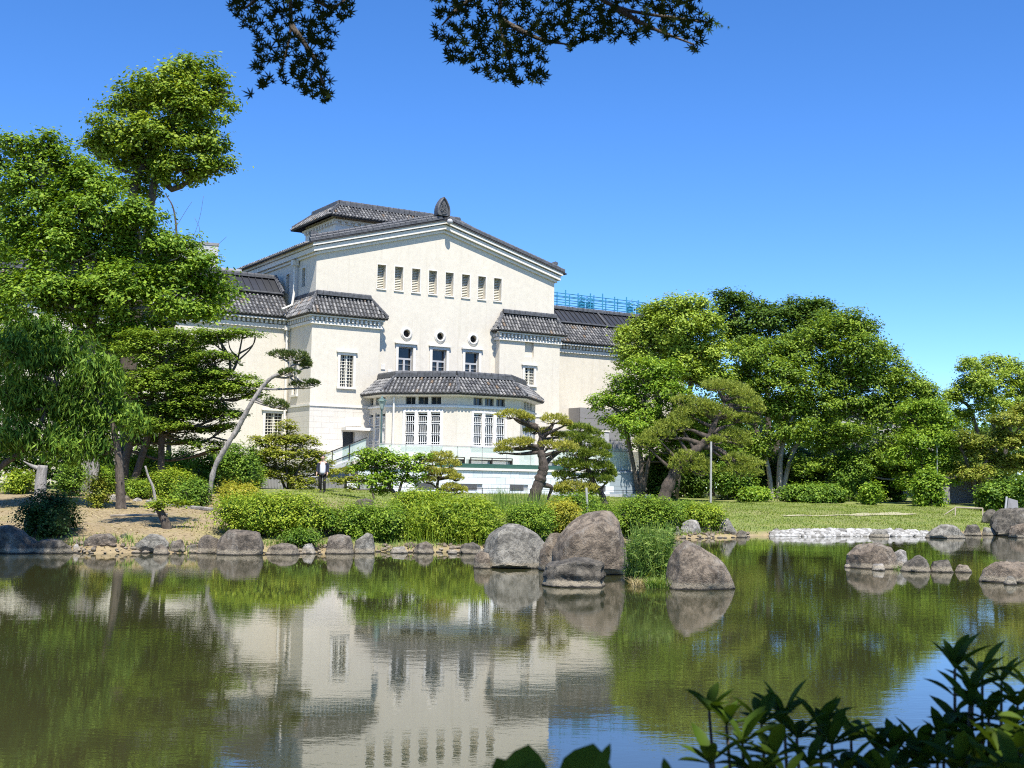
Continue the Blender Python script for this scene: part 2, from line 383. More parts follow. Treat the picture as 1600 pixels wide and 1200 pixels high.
at_ = nt.nodes.new('ShaderNodeAttribute'); at_.attribute_name = 'earth'
n1 = noise(nt, .55, 6, .65); n2 = noise(nt, 5, 6, .7); n3 = noise(nt, 30, 4, .75)
n0 = noise(nt, .13, 4, .6); lawn = ramp(nt, n1, [(.3, (.11, .17, .026)), (.5, (.175, .235, .038)), (.72, (.25, .25, .07))])
lawn = mixc(nt, ramp(nt, n0, [(.45, (0, 0, 0)), (.7, (.6, .6, .6))]), lawn, (.27, .235, .1))
lawn = mixc(nt, ramp(nt, n2, [(.42, (0, 0, 0)), (.7, (.7, .7, .7))]), lawn, (.24, .2, .085))
lawn = mixc(nt, ramp(nt, n3, [(.45, (0, 0, 0)), (.65, (.6, .6, .6))]), lawn, (.085, .115, .022))
ear = ramp(nt, n1, [(.3, (.20, .145, .07)), (.52, (.32, .245, .13)), (.66, (.27, .235, .085)), (.8, (.20, .2, .06))])
ear = mixc(nt, ramp(nt, n2, [(.4, (0, 0, 0)), (.65, (.8, .8, .8))]), ear, (.2, .15, .085))
ear = mixc(nt, ramp(nt, n3, [(.5, (0, 0, 0)), (.68, (.7, .7, .7))]), ear, (.42, .34, .2))
col = mixc(nt, at_.outputs['Fac'], lawn, ear)
nt.links.new(col, p.inputs['Base Color']); p.inputs['Roughness'].default_value = .95
bump(nt, p, mixc(nt, .5, n2, n3), .8, .06); M['ground'] = m
gob = mk('ground', np.stack([gx, gy, zz], -1).reshape(-1, 3), [np.hstack([idx, idx + 1, idx + 1 + nx, idx + nx])], M['ground'], smooth=True)
tag(gob, kind='structure')
tt = gy - np.interp(gx, _SX, _SY)
er = np.clip((-6.0 - gx) / 2.5 + .35 * np.sin(gy * .7 + gx), 0, 1) * np.clip((22 - tt) / 6, 0, 1)
er = np.maximum(er, np.clip((1.3 - tt) / .8, 0, 1)); er = np.maximum(er, (gy < 8) * 1.)
at2 = gob.data.attributes.new('earth', 'FLOAT', 'POINT'); at2.data.foreach_set('value', er.ravel().astype(np.float32))

# water
m, nt, p = mat('pond_water')
n0 = noise(nt, .25, 3, .6, coords(nt, scale=(1, .35, 1)))
mud = ramp(nt, n0, [(.3, (.032, .035, .012)), (.7, (.046, .044, .017))])
nt.links.new(mud, p.inputs['Base Color']); p.inputs['Roughness'].default_value = .018; p.inputs['IOR'].default_value = 1.8
w1 = noise(nt, 2.6, 3, .55, coords(nt, scale=(.8, 1.5, 1), rot=(0, 0, .12))); w2 = noise(nt, 9, 3, .6, coords(nt, scale=(.8, 1.4, 1)))
mask = ramp(nt, noise(nt, .16, 3, .6, coords(nt, scale=(.6, 1.6, 1))), [(.36, (.25, .25, .25)), (.62, (1, 1, 1))])
hh = mixc(nt, .3, w1, w2); hm = mixc(nt, 1., hh, mask, 'MULTIPLY')
bump(nt, p, hm, 1., .0021); M['water'] = m
X0, X1, Y0, Y1 = -120, 160, 1.0, 80
wob = mk('water', [[X0, Y0, 0], [X1, Y0, 0], [X1, Y1, 0], [X0, Y1, 0]], [np.array([[0, 1, 2, 3]])], M['water']); tag(wob, kind='structure')

# footpath across the right lawn
P = []
for px, py in [(1225, 807), (1260, 806), (1300, 806), (1340, 805.5), (1380, 804), (1415, 803)]:
    q = None
    for Yk in np.arange(56, 90, .25):
        a = at(px, py, Yk)
        if tz(a[0], a[1]) >= a[2]: q = a; break
    if q is not None: P.append(q)
P = spline(P, 8); wv = np.concatenate([np.linspace(.25, 1.5, len(P))])[:, None]
side = unit(np.gradient(P, axis=0) * [1, 1, 0]) @ np.array([[0, 1, 0], [-1, 0, 0], [0, 0, 1]])
L_, R_ = P + side * wv * .5, P - side * wv * .5
Vp = np.vstack([L_, P, R_]); Vp[:, 2] = terr(Vp[:, 0], Vp[:, 1]) + .035; n = len(P); i = np.arange(n - 1)
mk('path', Vp, [np.stack([i, i + 1, i + 1 + n, i + n], -1), np.stack([i + n, i + n + 1, i + 1 + 2 * n, i + 2 * n], -1)], simple('path_gravel', (.36, .33, .20), .95, scale=6), smooth=True)['kind'] = 'structure'

# ------------------------------------------------------------------ the museum building
mus = thing('museum_building', B(0, 0, 1.4), 'cream stucco museum with dark tiled roofs and a broad gable facing the pond', 'building')
RG = np.random.default_rng(5)
def tiles(g, e0, e1, r0, r1, sp=.255, tl=.34, rb=.082, up=None):
    e0, e1, r0, r1 = (np.asarray(x, float) for x in (e0, e1, r0, r1))
    a = e1 - e0; La = np.linalg.norm(a); a = a / La
    w = r0 - e0; b = w - a * (w @ a); h = np.linalg.norm(b); b = b / h; nn = np.cross(a, b)
    if nn[2] < 0: nn = -nn
    a0 = (r0 - e0) @ a; a1 = (r1 - e0) @ a
    Vs, k = [], 0
    th = np.linspace(0, np.pi, 6)
    lo, hi = min(0, a0), max(La, a1)
    for s in np.arange(lo + sp / 2, hi, sp):
        b0, b1 = 0., h
        if a0 > 1e-3 and s < a0: b1 = min(b1, h * s / a0)
        if a0 < -1e-3 and s < 0: b0 = max(b0, h * s / a0)
        if a1 < La - 1e-3 and s > a1: b1 = min(b1, h * (La - s) / (La - a1))
        if a1 > La + 1e-3 and s > La: b0 = max(b0, h * (s - La) / (a1 - La))
        y = b0
        while y < b1 - .06:
            y2 = min(y + tl, b1); js = RG.normal(0, .006); r1_ = rb * RG.uniform(.94, 1.06)
            for (yy, rr, lf) in ((y - (.04 if y > b0 else .03), r1_, .03), (y2, r1_ * .78, .0)):
                Vs.append(e0 + a * (s + js) + b * yy + nn * lf + rr * (np.cos(th)[:, None] * a + np.sin(th)[:, None] * nn * 1.15))
            k += 1; y = y2
    V = np.concatenate(Vs); base = np.arange(k)[:, None] * 12
    fs = [np.hstack([base + j, base + j + 1, base + j + 7, base + j + 6]) for j in range(5)] + [base + np.arange(6)[None]]
    g.add(V, fs)
def roof_plane(g, e0, e1, r1, r0, t=.1):
    P = np.array([e0, e1, r1, r0], float); nn = np.cross(P[1] - P[0], P[3] - P[0]); nn /= np.linalg.norm(nn)
    if nn[2] < 0: nn = -nn
    g.prism(P - nn * t, nn * (t + .012))
def ridge_line(g, P0, P1, w=.26, h=.24, seg=.42):
    P0, P1 = np.asarray(P0, float), np.asarray(P1, float); d = P1 - P0; L = np.linalg.norm(d); d /= L
    s_ = unit(np.cross(d, ZZ)); up = np.cross(s_, d); k = max(1, int(L / seg)); sg = L / k
    for i in range(k):
        j = RG.uniform(-.012, .012); hh = h * RG.uniform(.92, 1.08)
        g.box(P0 + d * (i * sg + .012) - s_ * (w / 2) + up * j, d * (sg - .024), s_ * w, up * hh)
        g.box(P0 + d * (i * sg) - s_ * (w / 2 + .035), d * sg, s_ * (w + .07), up * .06)
    for i in range(k):
        c = P0 + d * ((i + .5) * sg) + up * (h + .015)
        g.tube([c - d * (sg / 2 - .01), c + d * (sg / 2 - .01)], [w * .42, w * .36], 8)
class Wall:
    def __init__(s, o, d, n): s.o, s.d, s.n = (np.asarray(x, float) for x in (o, d, n))
    def p(s, a, z, out=0.): return s.o + s.d * a + ZZ * z + s.n * out
    def box(s, g, a0, a1, z0, z1, o0, o1): g.box(s.p(a0, z0, o0), s.d * (a1 - a0), s.n * (o1 - o0), ZZ * (z1 - z0))
    def panel(s, name, a0, a1, z0, z1, holes, dep, m, top=None, parent=None):
        g = G(); As = sorted({a0, a1, *[h[0] for h in holes], *[h[1] for h in holes]}); Zs = sorted({z0, z1, *[h[2] for h in holes], *[h[3] for h in holes]})
        for i in range(len(As) - 1):
            for j in range(len(Zs) - 1):
                ca, cz = (As[i] + As[i + 1]) / 2, (Zs[j] + Zs[j + 1]) / 2
                if any(h[0] < ca < h[1] and h[2] < cz < h[3] for h in holes): continue
                g.poly([s.p(As[i], Zs[j]), s.p(As[i + 1], Zs[j]), s.p(As[i + 1], Zs[j + 1]), s.p(As[i], Zs[j + 1])])
        for h in holes:
            if len(h) > 4 and h[4] == 'round':
                cx, cz, R = (h[0] + h[1]) / 2, (h[2] + h[3]) / 2, (h[1] - h[0]) / 2; n = 32
                th = np.linspace(0, 2 * np.pi, n, endpoint=False); c, sn = np.cos(th), np.sin(th); mm = np.maximum(abs(c), abs(sn))
                sq = np.array([s.p(cx + R * a / q, cz + R * b / q) for a, b, q in zip(c, sn, mm)])
                ci = np.array([s.p(cx + R * .8 * a, cz + R * .8 * b) for a, b in zip(c, sn)]); bk = ci - s.n * dep
                i = np.arange(n); k = (i + 1) % n
                g.add(np.vstack([sq, ci, bk]), [np.stack([i, k, k + n, i + n], -1), np.stack([i + n, k + n, k + 2 * n, i + 2 * n], -1)])
                continue
            q = [(h[0], h[2]), (h[1], h[2]), (h[1], h[3]), (h[0], h[3])]
            for k in range(4):
                (x, y), (x2, y2) = q[k], q[(k + 1) % 4]
                g.poly([s.p(x, y), s.p(x2, y2), s.p(x2, y2, -dep), s.p(x, y, -dep)])
        if top: g.poly([s.p(*t) for t in top])
        return g.build(name, m, parent or mus)
    def surround(s, g, h, w=.16, out=.05, lint=0.):
        a0, a1, z0, z1 = h[:4]
        s.box(g, a0 - w, a0, z0, z1, 0.002, out); s.box(g, a1, a1 + w, z0, z1, .002, out)
        s.box(g, a0 - w, a1 + w, z1, z1 + w, .002, out)
        if lint: s.box(g, a0 - w - .1, a1 + w + .1, z1 + w, z1 + w + .1, .002, out + lint)
    def window(s, h, kind, dep, parent=None, frame_m=None):
        a0, a1, z0, z1 = h[:4]; g = G(); fm = frame_m or M['trim']; w = a1 - a0; H = z1 - z0
        if kind == 'louvre':
            s.surround(g, h, .06, .025); f = g.build('window', fm, parent or mus)
            g = G(); s.box(g, a0 - .05, a1 + .05, z0 - .09, z0, -.05, .07); g.build('sill', fm, f)
            g = G(); k = 14
            for i in range(k):
                z = z0 + H * (i + .15) / k
                g.prism([s.p(a0, z, -dep + .1), s.p(a0, z + .015, -dep + .1), s.p(a0, z + H / k * .85, -dep - .0), s.p(a0, z + H / k * .85 - .015, -dep)], s.d * w)
            s.box(g, a0, a1, z0, z1, -dep - .08, -dep - .05); g.build('louvre', M['louvre'], f); return
        if kind == 'lattice':
            s.surround(g, h, .17, .06, .1); f = g.build('window', fm, parent or mus)
            g = G(); s.box(g, a0 - .22, a1 + .22, z0 - .14, z0, 0.002, .13); g.build('sill', fm, f)
            g = G(); 
            for i in range(1, 5): x = a0 + w * i / 5; s.box(g, x - .018, x + .018, z0, z1, -dep + .06, -dep + .10)
            kz = max(3, int(H / .19))
            for j in range(1, kz): z = z0 + H * j / kz; s.box(g, a0, a1, z - .015, z + .015, -dep + .105, -dep + .13)
            x = (a0 + a1) / 2; s.box(g, x - .035, x + .035, z0, z1, -dep + .135, -dep + .16)
            g.build('grille', M['louvre'], f)
        elif kind == 'tall':
            s.surround(g, h, .19, .06, .12); f = g.build('window', fm, parent or mus)
            g = G(); zt = z0 + H * .6; x = (a0 + a1) / 2
            for b in ((a0, a0 + .06, z0, z1), (a1 - .06, a1, z0, z1), (a0 + .06, a1 - .06, z1 - .07, z1), (a0 + .06, a1 - .06, zt - .06, zt + .06), (x - .07, x + .07, z0, zt - .06), (a0 + .06, x - .07, z0, z0 + .12), (x + .07, a1 - .06, z0, z0 + .12)):
                s.box(g, *b, -dep + .02, -dep + .09)
            for q in (.2, .4): s.box(g, a0 + .06, a1 - .06, z0 + H * q - .012, z0 + H * q + .012, -dep + .025, -dep + .06)
            g.build('sash', M['grey_light'], f)
        elif kind == 'bay':
            s.box(g, a0, a1, z1 - .07, z1, -dep, -dep + .1); f = g.build('window', M['white_trim'], parent or mus)
            g = G()
            for i in range(5):
                x = a0 + .03 + (w - .06) * i / 4; s.box(g, x - .017, x + .017, z0, z1 - .2, -.09, -.055)
            for q in (.06, .30, .36, .66, .72, .9): s.box(g, a0, a1, z0 + H * q - .014, z0 + H * q + .014, -.05, -.02)
            for sg in (-1, 1):
                for (q0, q1) in ((.06, .30), (.36, .66), (.72, .9)):
                    zs = np.linspace(z0 + H * q0, z0 + H * q1, 9); xe = a0 if sg < 0 else a1
                    P = [s.p(xe - sg * (.02 + .05 * (2 * abs(t - .5)) ** 3), z, -.03) for t, z in zip(np.linspace(0, 1, 9), zs)]
                    g.tube(P, .016, 5)
            g.build('window_grille', M['white_trim'], f)
        elif kind == 'slit':
            s.box(g, a0, a1, z1 - .04, z1, -dep, -dep + .06); s.box(g, (a0 + a1) / 2 - .02, (a0 + a1) / 2 + .02, z0, z1 - .04, -dep, -dep + .05)
            f = g.build('window', M['wood'], parent or mus)
        elif kind == 'round':
            cx, cz, R = (a0 + a1) / 2, (z0 + z1) / 2, (a1 - a0) / 2
            for rr, o in ((R * .82, .09), (R * 1.0, .04)):
                th = np.linspace(0, 2 * np.pi, 29); g.tube([s.p(cx + rr * math.cos(t), cz + rr * math.sin(t), o - .05) for t in th], .075, 7, cap=False)
            f = g.build('window', fm, parent or mus, smooth=True)
            g = G(); s.box(g, cx - .02, cx + .02, z0 + .1, z1 - .1, -dep + .02, -dep + .05); s.box(g, a0 + .1, a1 - .1, cz - .02, cz + .02, -dep + .055, -dep + .08); g.build('glazing_bar', M['iron'], f)
        g = G(); g.poly([s.p(a0, z0, -dep), s.p(a1, z0, -dep), s.p(a1, z1, -dep), s.p(a0, z1, -dep)]); g.build('pane', M['glass'], f)

UL, UR, UC = -9.36, 9.10, -.13
Tz = lambda u: 19.96 - .272 * abs(u - UC)
# main gable wall
Wm = Wall(B(0, 0, 0), U, -Vv)
lou = [(-5.02 + 1.29 * i, -4.40 + 1.29 * i, 14.83, 16.42) for i in range(8)]
rou = [(c - .38, c + .38, 11.58, 12.34, 'round') for c in (-2.76, -.2, 2.4)]
tal = [(-3.34 + 2.56 * i, -2.24 + 2.56 * i, 9.1, 11.06) for i in range(3)]
Wm.panel('gable_wall', UL, UR, 1.3, 16.7, lou + rou + tal, .5, M['stucco'], [(UL, 16.7), (UR, 16.7), (UR, Tz(UR) - .6), (UC, Tz(UC) - .6), (UL, Tz(UL) - .6)])
for h in lou: Wm.window(h, 'louvre', .45)
for h in rou: Wm.window(h, 'round', .3)
for h in tal: Wm.window(h, 'tall', .3)
# rake cornice: three stepped bands, turned along both sides
for k, (t0, t1, o) in enumerate(((.02, .26, .46), (.33, .62, .33), (.70, .84, .15))):
    g = G()
    for u0, u1 in ((UL - .0, UC), (UC, UR + .0)):
        e0 = u0 - o if u0 == UL else u0; e1 = u1 + o if u1 == UR else u1
        g.prism([B(e0, -o, Tz(e0) - t1), B(e1, -o, Tz(e1) - t1), B(e1, -o, Tz(e1) - t0), B(e0, -o, Tz(e0) - t0)], Vv * (o - .003))
    zc = Tz(UL - o)
    g.bb(UL - o, UL - .003, -.003, 16.0, zc - t1, zc - t0); g.bb(UR + .003, UR + o, -.003, 16.0, zc - t1, zc - t0)
    g.build('cornice', M['trim'], mus)
# soffit filling in between the bands
g = G(); 
for u0, u1 in ((UL, UC), (UC, UR)):
    g.prism([B(u0, -.1, Tz(u0) - .7), B(u1, -.1, Tz(u1) - .7), B(u1, -.1, Tz(u1) - .02), B(u0, -.1, Tz(u0) - .02)], Vv * .095)
g.bb(UL - .16, UL - .004, -.004, 16, Tz(UL) - .72, Tz(UL) - .1); g.build('cornice_core', M['trim'], mus)
# side walls
Ws = Wall(B(UL, 16, 0), -Vv, -U)
sw = [(16 - 2.35, 16 - 1.75, 14.75, 16.0), (16 - 5.1, 16 - 4.5, 14.7, 15.95), (16 - 7.9, 16 - 7.4, 14.7, 15.9)]
Ws.panel('side_wall', 0, 16, 1.3, 17.0, sw, .3, M['stucco'])
for h in sw: Ws.window(h, 'slit', .25)
g = G()
for h in sw: g = G(); Ws.surround(g, h, .09, .03); g.build('window_surround', M['trim'], mus)
g = G(); g.bb(UL + .02, UR - .02, 15.9, 16, 1.3, 17.2); g.bb(UR - .05, UR, .02, 16, 1.3, 17.2); g.build('rear_wall', M['stucco'], mus)
# main roof
g = G(); ev = .75
for sgn, ue in ((-1, UL - ev), (1, UR + ev)):
    roof_plane(g, B(ue, -.52, Tz(ue)), B(ue, 16.4, Tz(ue)), B(UC, 16.4, Tz(UC)), B(UC, -.52, Tz(UC)), .06)
rf = g.build('main_roof', M['under'], mus)
g = G(); ue = UL - ev
tiles(g, B(ue, 16.4, Tz(ue) + .03), B(ue, .1, Tz(ue) + .03), B(UC, 16.4, Tz(UC) + .03), B(UC, .1, Tz(UC) + .03), .3, .6, .09)
ue = UR + ev
tiles(g, B(ue, .1, Tz(ue) + .03), B(ue, 16.4, Tz(ue) + .03), B(UC, .1, Tz(UC) + .03), B(UC, 16.4, Tz(UC) + .03), .3, .6, .09)
tag(g.build('roof_tile', M['tile'], rf), kind='stuff')
g = G()
for ue in (UL - .62, UR + .62):
    for vv, w, h in ((-.32, .24, .16), (.15, .3, .34)):
        i0 = ue * .97 if vv > 0 else ue
        ridge_line(g, B(i0, vv, Tz(i0) + .05), B(UC + .25 * np.sign(ue), vv, Tz(UC) + .02), w, h, .4)
tag(g.build('rake_ridge', M['ridge'], rf), kind='stuff')
g = G()                                                       # flared end tiles of the rakes
for ue in (UL - .2, UR + .2):
    s_ = np.sign(ue)
    g = G(); P = [B(ue, .15, Tz(ue) + .05), B(ue - s_ * .5, .15, Tz(ue) + .15), B(ue - s_ * .45, .15, Tz(ue) + .6), B(ue, .15, Tz(ue) + .8), B(ue + s_ * .22, .15, Tz(ue) + .72), B(ue + s_ * .12, .15, Tz(ue) + .4)]
    g.prism(P, Vv * .3); g.build('rake_end_tile', M['ridge'], rf)
# finial: pointed arch plate with raised rim and relief, on a pale ball
def ogive(w, h, n=9):
    R = []
    for i in range(n): t = i / (n - 1); R.append((w / 2 * (1.0 + .16 * math.sin(t * 3.1)) * (1 - t ** 2.1) ** .85, h * t))
    return [(x, y) for x, y in R] + [(-x, y) for x, y in R[::-1][1:]]
g = G(); zf = Tz(UC) + .25; pl = ogive(.9, 1.3)
g.prism([B(UC - .25 + x, -.5, zf + y) for x, y in pl], Vv * .5)
fi = g.build('finial', M['ridge'], rf)
g = G(); P = [B(UC - .25 + x * .9, -.53, zf + .03 + y * .93) for x, y in pl]; g.tube(P, .07, 6)
rg_ = np.random.default_rng(3)
for k in range(34):
    t = rg_.uniform(.06, .72); x = rg_.uniform(-.3, .3) * (1 - t); a = rg_.uniform(0, 6.28)
    th = np.linspace(a, a + 3.4, 7); g.tube([B(UC - .25 + x + .07 * math.cos(q), -.53, zf + t * 1.2 + .07 * math.sin(q)) for q in th], .026, 5)
g.build('finial_relief', M['ridge'], fi)
g = G(); g.lathe(B(UC + .12, -.72, Tz(UC) - .16), [(.02, -.2), (.13, -.16), (.2, -.05), (.2, .05), (.13, .16), (.02, .2)], 12); g.build('ridge_ball', M['grey_light'], rf, smooth=True)
g = G(); ridge_line(g, B(UC, .1, Tz(UC) + .02), B(UC, 15, Tz(UC) + .02), .34, .42, .5); tag(g.build('ridge_cap', M['ridge'], rf), kind='stuff')

for (u, z, w, h) in ((-4.95, 9.35, .18, .2), (-4.6, 9.45, .3, .34), (-4.1, 9.3, .34, .14), (5.0, 13.2, .16, .16), (-5.9, 13.6, .14, .14)):
    g = G(); g.bb(u, u + w, -.05, -.003, z, z + h); g.build('wall_fitting', M['trim'], mus)

# raised roof block behind the gable
mo = 5.75
def monitor():
    u0, u1, v0, v1 = UC - mo - .3, UC + mo, 5.2, 11.8
    g = G(); g.bb(u0 + .6, u1 - .6, v0 + .6, v1 - .6, 17, 20.7); b = g.build('upper_block', M['trim'], mus)
    g = G(); g.bb(u0 + .4, u1 - .4, v0 + .4, v1 - .4, 20.25, 20.4)
    for k in range(22): g.bb(u0 + .5 + k * .5, u0 + .74 + k * .5, v0 + .42, v0 + .6, 20.05, 20.25)
    for k in range(11): g.bb(u0 + .42, u0 + .6, v0 + .6 + k * .5, v0 + .84 + k * .5, 20.05, 20.25)
    tag(g.build('dentil_course', M['trim'], b), kind='stuff')
    E = [B(u0 - .25, v0 - .25, 20.5), B(u1 + .25, v0 - .25, 20.5), B(u1 + .25, v1 + .25, 20.5), B(u0 - .25, v1 + .25, 20.5)]
    i = 1.0; R = [B(u0 + i, v0 + i, 21.5), B(u1 - i, v0 + i, 21.5), B(u1 - i, v1 - i, 21.5), B(u0 + i, v1 - i, 21.5)]
    g = G(); t = G(); q = G()
    for k in range(4):
        j = (k + 1) % 4; roof_plane(g, E[k], E[j], R[j], R[k], .1); tiles(t, E[k] + ZZ * .02, E[j] + ZZ * .02, R[k] + ZZ * .02, R[j] + ZZ * .02); ridge_line(q, R[k], R[j], .3, .26)
        ridge_line(q, E[k] + (R[k] - E[k]) * .1 + ZZ * .03, R[k] + ZZ * .02, .2, .1, .3)
    g.poly([x - ZZ * .03 for x in R]); f = g.build('upper_roof', M['under'], mus)
    tag(t.build('roof_tile', M['tile'], f), kind='stuff'); tag(q.build('ridge_cap', M['ridge'], f), kind='stuff')
monitor()

# corner towers with skirt roofs
def tower(u0, u1, left):
    vf = -.6
    Wf = Wall(B(0, vf, 0), U, -Vv)
    if left:
        holes = [(-7.8, -6.88, 8.1, 10.15), (-7.46, -6.62, 3.0, 5.22)]
        Wf.panel('tower_wall', u0, u1, 6.85, 12.6, holes[:1], .3, M['stucco']); Wf.window(holes[0], 'lattice', .22)
        Wf.panel('tower_base_wall', u0, u1, 1.3, 6.85, holes[1:], .35, M['stucco_block'])
        a0, a1, z0, z1 = holes[1]; g = G(); g.poly([Wf.p(a0, z0, -.3), Wf.p(a1, z0, -.3), Wf.p(a1, z1, -.3), Wf.p(a0, z1, -.3)])
        d = g.build('door', M['dark'], mus); g = G(); Wf.box(g, a1 - .14, a1 - .08, z0 + .9, z0 + 1.4, -.3, -.24); g.build('door_handle', M['grey_light'], d)
        g = G(); Wf.box(g, a0 - .12, a1 + 1.35, z1 + .08, z1 + .26, .002, .75); g.build('door_canopy', M['trim'], mus)
        g = G(); Wf.box(g, -7.35, -6.2, 5.6, 6.15, .002, .03); g.build('wall_plaque', M['trim'], mus)
    else:
        holes = [(6.28, 7.06, 9.02, 10.2), (6.3, 7.04, 10.98, 12.2)]
        Wf.panel('tower_wall', u0, u1, 6.85, 12.6, holes, .25, M['stucco']); Wf.window(holes[0], 'lattice', .2)
        a0, a1, z0, z1 = holes[1]; g = G(); g.poly([Wf.p(a0, z0, -.22), Wf.p(a1, z0, -.22), Wf.p(a1, z1, -.22), Wf.p(a0, z1, -.22)]); g.build('blind_niche', M['stucco'], mus)
        Wf.panel('tower_base_wall', u0, u1, 1.3, 6.85, [], .3, M['stucco_block'])
    g = G(); Wf.box(g, u0 - .04, u1 + .04, 6.78, 6.92, .002, .06); s_ = u0 if left else u1
    vb = 3.3
    if left: g.bb(u0 - .06, u0 - .002, vf - .06, vb, 6.78, 6.92)
    g.build('string_course', M['trim'], mus)
    Wl = Wall(B(u0, vb if left else 0, 0), -Vv, -U)
    Lh = (vb - vf) if left else -vf
    lw = [(Lh - 2.9, Lh - 2.2, 7.6, 9.9)] if left else []
    Wl.panel('tower_side_wall', 0, Lh, 6.85, 12.6, lw, .25, M['stucco']); Wl.panel('tower_side_base', 0, Lh, 1.3, 6.85, [], .2, M['stucco_block'])
    for h in lw: Wl.window(h, 'lattice', .2)
    if left: Wall(B(u1, vf, 0), Vv, U).panel('tower_return', 0, .6, 1.3, 12.6, [], .2, M['stucco'])
    else: Wall(B(u1, vf, 0), Vv, U).panel('tower_return', 0, 4.0, 1.3, 12.6, [], .2, M['stucco'])
    # cornice band, dentils, soffit
    g = G(); Wf.box(g, u0 - .14, u1 + .14, 12.02, 12.2, .002, .14)
    if left: g.bb(u0 - .14, u0 - .002, vf + .001, vb, 12.02, 12.2)
    else: g.bb(u0 - .14, u0 - .002, vf + .001, -.002, 12.02, 12.2)
    g.build('cornice_band', M['trim'], mus)
    g = G(); a = u0 - .1
    while a < u1 + .05: Wf.box(g, a, a + .15, 12.24, 12.46, .002, .2); a += .31
    a = .05
    while a < Lh - .1: Wl.box(g, a, a + .15, 12.24, 12.46, .002, .2); a += .31
    tag(g.build('dentil_course', M['trim'], mus), kind='stuff')
    ov = .38; ze, zr = 12.66, 13.98
    eL, eR = u0 - ov, u1 + ov
    rl = UL if left else u0 + .5; rr = u1 - .62 if not left else u1 - .5
    if not left: rr = UR + .1
    E0, E1 = B(eL, vf - ov, ze), B(eR, vf - ov, ze)
    R0, R1 = B(rl, -.04, zr), B(rr, -.04, zr)
    g = G(); g.bb(eL + .15, eR - .15, vf - ov + .15, vf - .003, 12.5, 12.6)
    if left: g.bb(eL + .15, u0 - .003, vf - .003, vb, 12.5, 12.6)
    g.build('soffit', M['trim'], mus)
    g = G(); t = G(); q = G(); lift = ZZ * .03
    roof_plane(g, E0, E1, R1, R0, .12); tiles(t, E0 + lift, E1 + lift, R0 + lift, R1 + lift)
    vend = vb if left else .0
    SE, SR = B(eL, vend, ze), B(rl, vend + .0 if not left else vb, zr)
    if left:
        roof_plane(g, SE, E0, R0, SR, .12); tiles(t, SE + lift, E0 + lift, SR + lift, R0 + lift); ridge_line(q, R0 - Vv * .1, SR, .22, .16)
    else:
        roof_plane(g, B(eL, 0, ze), E0, R0, R0 + Vv * .03, .12); tiles(t, B(eL, 0, ze) + lift, E0 + lift, R0 + lift, R0 + Vv * .03 + lift)
    # far hip
    if left:
        roof_plane(g, E1, B(eR, 0, ze), R1 + Vv * .03, R1, .12); tiles(t, E1 + lift, B(eR, 0, ze) + lift, R1 + lift, R1 + Vv * .03 + lift)
    else:
        roof_plane(g, E1, B(eR, 3.4, ze), B(rr, 3.4, zr), R1, .12); tiles(t, E1 + lift, B(eR, 3.4, ze) + lift, R1 + lift, B(rr, 3.4, zr) + lift)
    ridge_line(q, R0 + ZZ * .0 - Vv * .12, R1 - Vv * .12, .24, .2)
    for a, b in ((E0, R0), (E1, R1)): ridge_line(q, a + (b - a) * .04 + ZZ * .05, b + ZZ * .03, .16, .09, .3)
    f = g.build('tower_roof', M['under'], mus)
    tag(t.build('roof_tile', M['tile'], f), kind='stuff'); tag(q.build('ridge_cap', M['ridge'], f), kind='stuff')
tower(-9.8, -5.0, True); tower(4.2, 9.24, False)

